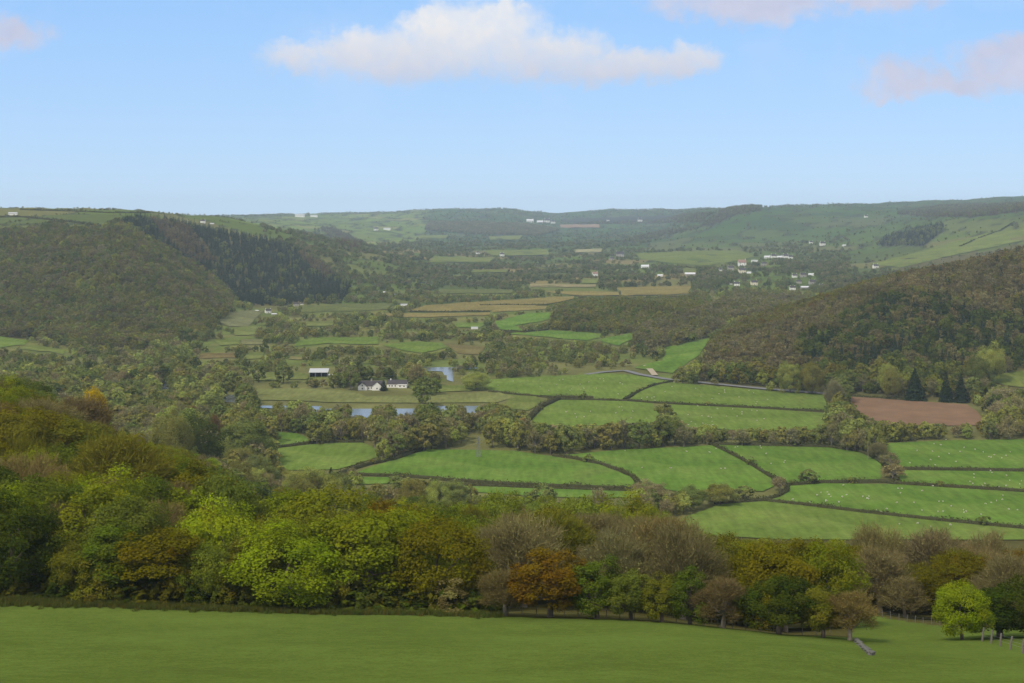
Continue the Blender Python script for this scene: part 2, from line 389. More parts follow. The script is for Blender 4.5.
HP = 12.0     # height every source shape is modelled at
def make_source(kind, seed, lod, m_):
    """(crown mesh, trunk mesh, half width) for one variant"""
    near = lod == 0
    if kind == 'leafy':
        R = 5.0 + (seed % 3) * .5
        V, Q, lv, lh, C, rc = crown_leafy(seed, HP, R, .02 + .05 * (seed % 3), 95 if near else 40, 19000 if near else (1300 if lod == 1 else 360), .165 if near else (.56 if lod == 1 else 1.0))
        tk = trunk_mesh('trunk', seed, HP, R, .14, C, [M_BARK]) if near or lod == 1 else None
    elif kind == 'thorn':
        R = 5.6
        V, Q, lv, lh, C, rc = crown_leafy(seed, HP, R, .2, 70, 15000, .2, .3)
        tk = trunk_mesh('trunk', seed, HP, R, .12, C, [M_BARK], .42, 16)
    elif kind == 'bare':
        R = 4.4 + (seed % 3) * .5
        V, Q, lv, lh, C, rc = crown_bare(seed, HP, R, .04, 70 if near else 34, 8500 if near else (700 if lod == 1 else 130), 4600 if near else (620 if lod == 1 else 220), 1.1 if near else 1.5, .03 if near else (.09 if lod == 1 else .2), .14 if near else (.5 if lod == 1 else .95))
        tk = trunk_mesh('trunk', seed, HP, R, .1, C, [M_PBARK], .34, 26) if near or lod == 1 else None
    elif kind == 'conifer':
        R = 2.6 + (seed % 2) * .4
        V, Q, lv, lh = crown_conifer(seed, HP, R, 34 if near else (20 if lod == 1 else 11), 90 if near else (34 if lod == 1 else 14), .5 if near else (.85 if lod == 1 else 1.25))
        mb = MB(); mb.tube([(0, 0, -.5), (0, 0, HP * .5), (0, 0, HP * .97)], [.26, .16, .02], 6); tk = mb.mesh('trunk', [M_BARK]) if near or lod == 1 else None
    else:
        R = 6.5
        V, Q, lv, lh, C, rc = crown_leafy(seed, HP, R, -.5, 44 if near else 24, 5000 if near else (600 if lod == 1 else 220), .34 if near else (.85 if lod == 1 else 1.4), .3)
        tk = trunk_mesh('trunk', seed, HP, R, .05, C, [M_BARK], .3, 7) if near or lod == 1 else None
    return crown_me('crown', V, Q, lv, lh, m_), tk, R
SRC = {}
for kind, nv in (('leafy', 7), ('thorn', 4), ('bare', 6), ('conifer', 3), ('bush', 3)):
    for lod in (0, 1):
        if kind == 'thorn' and lod: continue
        SRC[kind, lod] = [make_source(kind, 100 * lod + 11 * i + len(kind), lod, M_LEAF) for i in range(nv)]
# sources for the uncountable woods: kept in a collection that is not part of the scene, instanced by geometry nodes
FARCOL = {}
for kind, nv in (('leafy', 6), ('bare', 5), ('conifer', 4), ('bush', 3)):
    c = bpy.data.collections.new('source_' + kind)
    for i in range(nv):
        me, _t, R = make_source(kind, 300 + 13 * i + len(kind), 2, M_LEAF_FAR)
        o = bpy.data.objects.new('source_%s_%02d' % (kind, i), me); c.objects.link(o)
    FARCOL[kind] = (c, nv, R)

C_ = dict(lime=(.2, .25, .03), yg=(.155, .18, .028), golden=(.19, .155, .028), olive=(.13, .13, .042), green=(.088, .116, .034), dkgreen=(.052, .074, .024),
          greygreen=(.105, .13, .066), orange=(.2, .11, .028), brown=(.155, .12, .058), russet=(.165, .105, .052), greybrown=(.165, .142, .092), pinkbrown=(.185, .145, .095),
          conifer=(.03, .05, .026), bluegreen=(.042, .07, .044), larch=(.11, .08, .058), yellow=(.38, .29, .03), palegreen=(.17, .205, .065), plum=(.11, .065, .06))
CW = dict(lime='bright lime-green', yg='yellow-green', golden='golden', olive='olive', green='mid-green', dkgreen='dark green', greygreen='grey-green', orange='orange-brown', brown='brown',
          russet='russet', greybrown='grey-brown', pinkbrown='pinkish brown', conifer='blackish green', bluegreen='blue-green', larch='purplish', yellow='bright yellow', palegreen='pale green', plum='plum-red')
for k_, c_ in C_.items():
    C_[k_] = (c_[0] * (.8 if k_ in ('bluegreen', 'conifer') else .96), c_[1] * (.72 if k_ in ('bluegreen', 'conifer') else .95), c_[2] * (.55 if k_ in ('bluegreen', 'conifer', 'larch') else .26))
C_['greybrown'] = (.142, .125, .045); C_['pinkbrown'] = (.155, .128, .05)
C_['orange'] = (.13, .084, .004); C_['golden'] = (.118, .108, .004); C_['russet'] = (.132, .1, .035); C_['brown'] = (.136, .112, .036)
NAME = dict(thorn='thorn_tree', leafy='broadleaf_tree', bare='budding_tree', conifer='conifer_tree', bush='bush')
CAT = dict(thorn='tree', leafy='tree', bare='tree', conifer='conifer', bush='bush')
TREES = []
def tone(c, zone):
    """the species colour brightened by zone, and mostly greyed beyond the near wood"""
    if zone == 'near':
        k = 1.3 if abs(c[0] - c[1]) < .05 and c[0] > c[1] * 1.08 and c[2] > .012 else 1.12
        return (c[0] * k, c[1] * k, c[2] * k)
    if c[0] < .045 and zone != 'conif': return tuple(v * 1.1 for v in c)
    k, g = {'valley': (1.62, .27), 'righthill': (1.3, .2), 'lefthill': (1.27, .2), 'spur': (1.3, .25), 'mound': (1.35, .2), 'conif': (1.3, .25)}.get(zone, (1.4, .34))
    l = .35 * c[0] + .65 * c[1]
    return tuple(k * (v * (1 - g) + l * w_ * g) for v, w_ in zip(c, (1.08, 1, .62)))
def jit(c, r, a=.12):
    k = 1 + r.uniform(-a, a)
    return (c[0] * k * (1 + r.uniform(-.06, .06)), c[1] * k, c[2] * k * (1 + r.uniform(-.1, .1)), 1)
def plant(kind, px, Y, h, w, colour, label=None, group=None, z=None, rnd=random, seedv=None, zone='near'):
    """one tree as an Empty with its trunk and crown"""
    pxh = h / Y * F
    lod = 0 if pxh > (34 if seedv is None else 16) else 1
    s = SRC[kind, lod]; i = rnd.randrange(len(s)) if seedv is None else seedv % len(s)
    crown, trunk, R = s[i]
    loc = at(px, Y)
    if z is not None: loc.z = z
    t = empty(NAME[kind], loc, rnd.uniform(0, 6.28), (w / (2 * R), w / (2 * R), h / HP))
    tag(t, label, CAT[kind], group)
    c = mobj('crown', crown, t); c.color = jit(tone(C_[colour], zone), rnd)
    if trunk is not None: mobj('trunk', trunk, t)
    TREES.append(t)
    return t

# ------------------------------------------------------------------ fields as seen from the viewpoint: outline, colour, soil?
G1 = (.083, .146, .022); G2 = (.098, .146, .026); G3 = (.105, .13, .03); G4 = (.11, .13, .034); YE = (.165, .135, .045); DU_ = (.095, .11, .034)
FIELDS = [
 ('pasture_field', [(478, 384), (490, 380), (515, 378.5), (560, 376.5), (606, 374), (632, 375), (672, 382), (655, 385), (640, 391), (624, 400), (594, 399.7), (560, 397), (510, 394), (489, 391)], G2),
 ('pasture_field', [(672, 383), (720, 387), (770, 391.5), (828, 396), (826, 411), (770, 408), (700, 405), (629, 400.5), (640, 392), (656, 385.5)], G2),
 ('pasture_field', [(527, 425), (540, 409), (558, 400.5), (594, 401), (627, 402), (652, 404), (658, 412), (665, 424), (610, 426), (560, 428)], G2),
 ('pasture_field', [(668, 405), (700, 406.5), (770, 410), (826, 414), (830, 430), (790, 431), (740, 431), (684, 428)], G2),
 ('pasture_field', [(508, 395), (535, 397), (545, 401), (528, 411), (505, 409)], G3),
 ('pasture_field', [(350, 475), (385, 463), (428, 450), (470, 450.5), (515, 451.5), (553, 457), (599, 465), (629, 477), (637, 485), (632, 488), (560, 486), (510, 484), (448, 480), (397, 476)], G1),
 ('pasture_field', [(560, 456), (620, 450.5), (713, 446), (741, 460), (770, 477), (774, 487), (762, 492), (742, 491), (715, 493), (690, 494), (664, 490), (640, 486), (640, 483), (630, 475), (600, 463.5)], G1),
 ('pasture_field', [(672, 523), (690, 516), (720, 505), (764, 502), (800, 506), (866, 514), (940, 522), (1024, 530), (1080, 535), (1080, 552), (1000, 551), (900, 547), (780, 540), (690, 535)], (.098, .143, .026)),
 ('pasture_field', [(712, 445.5), (764, 446.6), (827, 448), (860, 453), (882, 464), (880, 480), (822, 482), (786, 485), (770, 477), (741, 459.5)], G1),
 ('pasture_field', [(785, 487), (822, 484), (896, 485), (960, 489), (1024, 493), (1090, 497), (1090, 534), (1024, 528), (940, 520), (866, 512), (800, 504), (768, 500.5), (784, 493)], G1),
 ('pasture_field', [(903, 471), (960, 471.5), (1024, 472.5), (1090, 474), (1090, 495), (1024, 491), (960, 487), (897, 483)], G1),
 ('pasture_field', [(884, 444), (950, 441), (1024, 440), (1090, 440), (1090, 472), (1024, 470), (960, 469), (902, 468), (888, 458)], G1),
 ('ploughed_field', [(848, 397), (880, 399), (905, 401), (967, 405), (976, 411), (986, 422), (977, 426), (930, 426.5), (883, 425.5), (855, 415)], (.158, .098, .06)),
 ('pasture_field', [(273, 432), (298, 434), (311, 441), (300, 444), (278, 446)], G1),
 ('pasture_field', [(278, 449), (311, 445), (339, 443.5), (364, 443.5), (387, 454), (368, 461), (338, 470), (280, 471)], G2),
 ('pasture_field', [(340, 477.5), (397, 478), (398, 484), (360, 485), (342, 483)], G1),
 ('pasture_field', [(446, 486), (515, 488), (560, 489), (634, 491), (642, 497), (600, 499), (540, 497), (450, 491)], G1),
 # lawns and rough grass round the river house
 ('river_meadow', [(255, 389), (300, 389), (350, 391), (366, 397), (500, 393), (515, 398), (497, 403), (420, 403.5), (330, 403), (300, 401), (256, 401)], (.115, .125, .04)),
 ('river_meadow', [(405, 386), (470, 386), (488, 384), (484, 391), (420, 393)], G3),
 ('river_meadow', [(250, 373), (300, 373), (308, 375), (308, 380), (248, 381)], G4),
 # small fields among trees further up the valley
 ('pasture_field', [(216, 322), (240, 311), (264, 311), (248, 327), (229, 327)], (.12, .125, .055)),
 ('pasture_field', [(234, 328), (256, 327), (256, 335), (235, 336)], G4),
 ('pasture_field', [(213, 340), (240, 340), (239, 345), (219, 346)], G3),
 ('pasture_field', [(241, 340), (263, 340), (263, 345), (242, 345)], (.13, .13, .055)),
 ('bracken_field', [(200, 354), (240, 353), (238, 358), (200, 359)], (.11, .085, .034)),
 ('pasture_field', [(247, 353), (264, 352), (263, 359), (244, 360)], G4),
 ('pasture_field', [(294, 342), (320, 338), (350, 338), (378, 337), (379, 345), (329, 344), (295, 347)], G2),
 ('pasture_field', [(291, 357), (317, 357), (308, 360), (288, 360)], (.14, .13, .05)),
 ('pasture_field', [(303, 306), (350, 304.5), (393, 304), (388, 310), (340, 312), (301, 313)], DU_),
 ('pasture_field', [(305, 322), (336, 322), (332, 326), (307, 327)], G4),
 ('stubble_field', [(425, 306), (464, 303), (490, 301.5), (544, 298), (574, 296.5), (574, 299.5), (547, 304.5), (490, 311), (434, 312), (406, 311.5)], YE),
 ('stubble_field', [(372, 314.5), (490, 313), (490, 315.5), (428, 317.8), (399, 317.5)], YE),
 ('stubble_field', [(492, 306), (547, 306.5), (546, 309.5), (492, 312.5)], YE),
 ('pasture_field', [(382, 345), (413, 342), (442, 343), (446, 348), (422, 354), (404, 351)], G2),
 ('bracken_field', [(446, 345), (486, 347), (480, 355), (457, 354)], (.125, .105, .04)),
 ('pasture_field', [(455, 324), (490, 323), (480, 328), (457, 328)], G2),
 ('stubble_field', [(541, 292), (574, 292), (618, 292.5), (620, 296), (574, 296)], YE),
 ('pasture_field', [(496, 322), (527, 314), (552, 313), (549, 320), (515, 326), (524, 331.5), (499, 330)], G1),
 ('pasture_field', [(503, 334), (549, 331), (568, 331.6), (601, 334.6), (600, 338), (588, 341), (541, 337)], G1),
 ('pasture_field', [(603, 339), (634, 333), (632, 340), (619, 346), (601, 342)], G1),
 ('stubble_field', [(530, 284), (597, 285), (596, 287.4), (530, 287.4)], (.2, .17, .085)),
 ('pasture_field', [(582, 279), (600, 279), (596, 284), (582, 284)], G4),
 ('stubble_field', [(616, 288), (691, 286), (688, 294.5), (622, 296), (621, 292)], YE),
 ('pasture_field', [(666, 348), (711, 338.5), (702.5, 349.5), (700, 355), (676, 371), (672, 374), (634, 368.5), (644, 365), (663, 361)], G1),
 ('pasture_field', [(636, 254), (690, 251.5), (741, 251), (755, 257), (741, 261), (706, 266), (690, 265.5), (642, 260)], G3),
 ('stubble_field', [(575, 250), (602, 249), (601, 252.6), (576, 252.8)], (.24, .22, .12)),
 ('stubble_field', [(560, 225), (600, 225), (600, 228.3), (560, 228)], (.22, .15, .11)),
 ('pasture_field', [(483, 251), (547, 250), (549, 255.5), (493, 256)], G4),
 ('pasture_field', [(435, 257), (495, 258), (489, 262.5), (429, 262.5)], G4),
 ('pasture_field', [(473, 270), (508, 270), (506, 272.8), (471, 272.5)], G4),
 ('pasture_field', [(420, 236), (448, 235.6), (446, 239), (420, 239)], G4),
 ('pasture_field', [(489, 237), (522, 236), (519, 240), (490, 240)], G4),
 ('pasture_field', [(439, 290), (514, 290), (512, 293.6), (440, 293.6)], DU_),
 ('pasture_field', [(-30, 336), (0, 337), (28, 341), (25, 345), (0, 348), (-30, 347)], G2),
 ('pasture_field', [(30, 345.5), (65, 350), (63, 355), (48, 352), (20, 350)], G3),
 ('pasture_field', [(982, 377), (1024, 371), (1060, 369), (1060, 390), (1024, 388), (1005, 386)], G3),
 ('pasture_field', [(870, 265), (905, 256), (950, 243), (990, 233), (1024, 229), (1060, 226), (1060, 238), (1024, 241), (960, 254), (900, 268)], G3),
]
WATER = [
 ('river', [(250, 404), (280, 403), (310, 404.5), (345, 405.5), (390, 406.5), (420, 405.5), (450, 404.5), (497, 405), (502, 414), (480, 419), (430, 420), (390, 420), (345, 417), (300, 411), (258, 408)]),
 ('pond', [(423, 366), (450, 365), (462, 366), (478, 366), (478, 368), (454, 369.5), (455, 381), (448, 381), (443, 372), (428, 371)]),
 ('pond', [(130, 379), (160, 381), (185, 384), (215, 391), (240, 396), (240, 402.5), (215, 402), (185, 397), (160, 392), (130, 388)]),
]
WINDOWS = [(258, 404.5, 268, 408), (285, 404, 289, 407), (312, 405, 332, 408.5), (352, 407, 372, 414), (398, 407.5, 412, 413), (437, 406, 446, 411), (468, 406, 475, 411), (426, 366, 449, 371), (445, 371, 452, 381), (161, 386, 170, 389), (226, 394, 236, 401)]
PROTECT = [np.array(f_[1]) - (np.array([0, 4.0]) if i_ in (2, 3, 12) else 0) for i_, f_ in enumerate(FIELDS)] + [


 np.array([(306, 366), (332, 366), (332, 378), (306, 378)]), np.array([(358, 380), (411, 380), (411, 398), (358, 398)]), np.array([(454, 376), (493, 376), (493, 396), (454, 396)]),
 np.array([(470, 323), (479, 323), (479, 330), (470, 330)]), np.array([(262, 306), (273, 306), (273, 316), (262, 316)]), np.array([(470, 434), (486, 434), (486, 460), (470, 460)]),
 np.array([(586, 371), (640, 366), (640, 374), (586, 374)]),
 np.array([(640, 374), (700, 381.5), (832, 393), (832, 395.5), (700, 384), (640, 376.5)]), np.array([(202, 442), (210, 442), (236, 458), (224, 462)])]
def inpoly(P, x, y):
    x = np.asarray(x); y = np.asarray(y); c = np.zeros(x.shape, bool)
    n = len(P)
    for i in range(n):
        x0, y0 = P[i]; x1, y1 = P[(i + 1) % n]
        if y0 == y1: continue
        t = ((y0 > y) != (y1 > y)) & (x < (x1 - x0) * (y - y0) / (y1 - y0) + x0)
        c ^= t
    return c
def dense(poly, step=7, closed=True):
    out = []
    n = len(poly)
    for i in range(n if closed else n - 1):
        a = poly[i]; b = poly[(i + 1) % n]
        k = max(1, int(math.hypot(b[0] - a[0], (b[1] - a[1]) * 3) / step))
        out += [(a[0] + (b[0] - a[0]) * t / k, a[1] + (b[1] - a[1]) * t / k) for t in range(k)]
    if not closed: out.append(poly[-1])
    return out
def sheet(name, poly, m_, lift, flat=False, ymin=560, jitter=True):
    pts = [spot(p[0] + rng.uniform(-.8, .8), p[1] + (rng.uniform(-.35, .35) if p[1] < 400 else 0), ymin) for p in dense(poly)]
    if flat:
        zz = flat
    ym = sum(p.y for p in pts) / len(pts)
    sp = ym * .022
    xs = [p.x for p in pts]; ys = [p.y for p in pts]
    P2 = [Vector((p.x, p.y)) for p in pts]; n = len(P2)
    gx, gy = np.meshgrid(np.arange(min(xs), max(xs), sp), np.arange(min(ys), max(ys), sp))
    gx = gx.ravel() + rng.uniform(-.2, .2, gx.size) * sp; gy = gy.ravel() + rng.uniform(-.2, .2, gy.size) * sp
    ins = inpoly([(p.x, p.y) for p in P2], gx, gy)
    V = P2 + [Vector((a, b)) for a, b in zip(gx[ins], gy[ins])]
    r = delaunay_2d_cdt(V, [(i, (i + 1) % n) for i in range(n)], [list(range(n))], 1, 1e-4)
    vx = np.array([v.x for v in r[0]]); vy = np.array([v.y for v in r[0]])
    vz = np.full(len(vx), zz) if flat else gxy(vx, vy) + lift + vy * .0004
    cx, cy = float(vx.mean()), float(vy.mean()); cz = float(vz.mean())
    me = bpy.data.meshes.new(name)
    me.from_pydata([(a - cx, b - cy, c - cz) for a, b, c in zip(vx, vy, vz)], [], [list(f_) for f_ in r[2]])
    me.materials.append(m_); me.update()
    bm = bmesh.new(); bm.from_mesh(me); bm.normal_update()
    for fc in bm.faces:
        if fc.normal.z < 0: fc.normal_flip()
    bm.to_mesh(me); bm.free()
    return mobj(name, me, None, (cx, cy, cz))
WLEV = -130.35
_u = np.broadcast_to(U[:, None], Z.shape); _r = HR - Z / np.maximum(YY, 60) * F
for nm, poly in WATER:                                  # the river bed and the pond beds
    q = inpoly(poly, _u, _r) & (YY > 700) & (YY < 1300)
    Z[q] = np.minimum(Z[q], WLEV - .5)
for i, (nm, poly, col) in enumerate(FIELDS):
    o = sheet(nm, poly, M_SOIL if nm == 'ploughed_field' else M_PAST, .1 + .02 * (i % 4))
    k = 1 + rng.uniform(-.07, .07)
    o.color = (col[0] * k, col[1] * k, col[2] * k, 1); o['kind'] = 'structure'
for nm, poly in WATER:
    o = sheet(nm, poly, M_WATER, .2, flat=WLEV); o['kind'] = 'structure'

def ribbon(name, poly, width, m_, lift=.35, ymin=560):
    pts = [spot(p[0], p[1], ymin) for p in dense(poly, 5, False)]
    v, q = [], []
    for i, p in enumerate(pts):
        d = (pts[min(i + 1, len(pts) - 1)] - pts[max(i - 1, 0)]); d.z = 0; d.normalize(); s = Vector((-d.y, d.x, 0)) * width / 2
        for e in (-1, 0, 1):
            a = p + s * e; v.append((a.x, a.y, float(gxy(a.x, a.y)) + lift))
    for i in range(len(pts) - 1):
        for k in (0, 1):
            b = i * 3 + k; q.append((b, b + 3, b + 4, b + 1))
    o = mobj(name, npmesh(name, v, q, mats=[m_])); o['kind'] = 'structure'; return o
ribbon('road', [(586, 375), (604, 372.5), (625, 371), (640, 375), (665, 379.5), (700, 383), (770, 390), (836, 395)], 6, M_ROAD, .7)
ribbon('farm_track', [(646, 366), (650, 370), (655, 376)], 5, M_TRACK, .8)
ribbon('road', [(196, 438), (206, 446), (220, 454), (236, 461)], 6, M_ROAD, .5)

# ------------------------------------------------------------------ the ground sheet
EDGE_P = [(-700, 198), (0, 197), (130, 197), (260, 195), (400, 192.5), (512, 190), (600, 188), (700, 185), (780, 182), (850, 186), (858, 225), (870, 231), (910, 224), (960, 216), (1000, 214), (1024, 210), (1724, 205)]
def edgeY(u): return np.interp(u, [p[0] for p in EDGE_P], [p[1] for p in EDGE_P])
def prow(u, y, z): return HR - z / y * F
# land parcels further off: cells with straight-ish borders
CELL = 165.0
vr = np.random.default_rng(5)
GX, GY = 90, 90
vp = vr.uniform(.1, .9, (GX, GY, 2)); vcol = vr.random((GX, GY))
def cells(x, y):
    """parcel random number and distance to the parcel border"""
    xs = x / CELL + 45 + .18 * np.sin(y / 140.); ys = y / (CELL * 1.25) + 3 + .18 * np.sin(x / 170.)
    ix = np.floor(xs).astype(int); iy = np.floor(ys).astype(int)
    d1 = np.full(x.shape, 9.); d2 = np.full(x.shape, 9.); c = np.zeros(x.shape)
    for a in (-1, 0, 1):
        for b in (-1, 0, 1):
            jx = (ix + a) % GX; jy = (iy + b) % GY
            d = np.hypot(ix + a + vp[jx, jy, 0] - xs, iy + b + vp[jx, jy, 1] - ys)
            n1 = d < d1
            d2 = np.where(n1, d1, np.minimum(d2, d)); c = np.where(n1, vcol[jx, jy], c); d1 = np.where(n1, d, d1)
    return c, (d2 - d1) * CELL * .6
LEFTWOOD = [(-90, 348), (-90, 240), (0, 233), (35, 229), (60, 225), (72, 231), (100, 231), (118, 223), (135, 225), (170, 250), (205, 272), (234, 300), (226, 320), (205, 335), (150, 350), (100, 352), (66, 347), (30, 338)]
CONIF = [(118, 223), (140, 218.5), (170, 222), (200, 228), (240, 236), (270, 241), (300, 254), (325, 268), (352, 290), (342, 302), (270, 306), (245, 306), (234, 300), (205, 272), (170, 250)]
LARCH1 = [(148, 221), (185, 227), (205, 248), (214, 262), (196, 264), (165, 240)]
LARCH2 = [(296, 246), (312, 250), (338, 275), (326, 281), (302, 262)]
RIGHTWOOD = [(696, 384), (740, 388), (770, 389), (832, 394), (846, 392), (906, 398), (985, 404), (1010, 402), (1080, 398), (1080, 225), (1024, 244), (960, 254), (900, 268), (860, 280), (830, 292), (790, 308), (760, 320), (716, 343)]
OPENHILLS = [[(630, 250), (665, 237), (720, 224), (735, 216), (762, 211), (800, 208), (870, 206), (880, 224), (800, 240), (740, 249)], [(225, 219), (300, 216), (420, 213), (426, 232), (420, 240), (370, 246), (330, 226), (262, 236)], [(850, 262), (900, 250), (946, 232), (1040, 222), (1040, 212), (946, 219), (880, 236)]]
FARWOODS = [([(700, 226), (720, 212), (735, 207), (762, 206), (760, 211), (737, 215), (716, 224), (650, 239), (620, 243), (640, 236)], 'larch'),
            ([(876, 246), (886, 237), (926, 226), (944, 224), (942, 232), (924, 246)], 'bluegreen'),
            ([(320, 228), (334, 228), (349, 236), (364, 244), (358, 251), (339, 246)], 'plum'),
            ([(896, 214), (942, 206), (1040, 203.5), (1040, 210), (977, 217), (926, 217)], 'larch'),
            ([(560, 219), (640, 216), (712, 214), (700, 222), (640, 224), (570, 224)], 'larch'),
            ([(430, 222), (520, 224), (560, 230), (540, 236), (470, 234), (425, 230)], 'greybrown')]
uu = np.broadcast_to(U[:, None], Z.shape); zz_ = Z
with np.errstate(all='ignore'):
    rows = np.where(YY > 60, HR - zz_ / np.maximum(YY, 60) * F, 700)
gc = np.empty(Z.shape + (4,)); gc[..., 3] = 1
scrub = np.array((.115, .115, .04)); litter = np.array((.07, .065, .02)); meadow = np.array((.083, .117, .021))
nzv = fnoise(XX, YY, 140, 9)
gc[..., :3] = scrub * (1 + .25 * nzv[..., None])
grassy = (YY > 1100) & (fnoise(XX, YY, 150, 12) > -.1)
gc[grassy, :3] = (np.array((.095, .118, .03)) + np.clip(fnoise(XX, YY, 210, 14)[grassy][:, None], 0, 1) * np.array((.05, .02, .012))) * (1 + .2 * fnoise(XX, YY, 60, 13)[grassy][:, None])
near = (YY < edgeY(uu))
gc[near | ((uu > 480) & (uu < 858) & (YY < edgeY(uu) + 17)), :3] = meadow
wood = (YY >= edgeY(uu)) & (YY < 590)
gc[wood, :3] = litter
cv, cd = cells(XX, YY)
far = (YY > 1300) & ((rows < 300) | (YY > 2000))
pal = np.array([(.07, .1, .022), (.08, .108, .025), (.1, .115, .032), (.065, .085, .025), (.115, .115, .04), (.075, .095, .028), (.16, .13, .05), (.085, .115, .024)])
pi_ = (cv * 7.999).astype(int); pi_ = np.where((pi_ == 6) & ((rows < 250) | (YY < 2600)), 1, pi_)
gc[far, :3] = pal[pi_[far]]
gc[inpoly(OPENHILLS[1], uu, rows) & (YY > 3000), :3] *= 1.45
gc[..., :3] = np.where((far & (YY > 3200) & (uu > 430))[..., None], gc[..., :3] * np.stack([np.interp(YY, [3200, 5000], [1, q_]) for q_ in (.64, .78, 1.0)], -1), gc[..., :3])  # distance haze painted in: far ground loses red and green, so bluer
hedge_line = far & (cd < np.maximum(4, YY * .0016))
gc[hedge_line, :3] = (.04, .045, .024)
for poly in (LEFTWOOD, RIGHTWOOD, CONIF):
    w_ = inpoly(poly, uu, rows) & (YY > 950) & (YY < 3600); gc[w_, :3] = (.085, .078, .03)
for poly, _c in FARWOODS:
    w_ = inpoly(poly, uu, rows) & (YY > 2500); gc[w_, :3] = (.04, .04, .028)
nu, ny = Z.shape
idx = np.arange(nu * ny).reshape(nu, ny)
quads = np.stack([idx[:-1, :-1], idx[1:, :-1], idx[1:, 1:], idx[:-1, 1:]], -1).reshape(-1, 4)
gv = np.stack([XX, YY, Z], -1).reshape(-1, 3)
g = mobj('ground', npmesh('ground', gv, quads, mats=[M_GROUND], attrs={'ground_colour': ('FLOAT_COLOR', 'POINT', gc.reshape(-1, 4))}, smooth=True)); g['kind'] = 'structure'

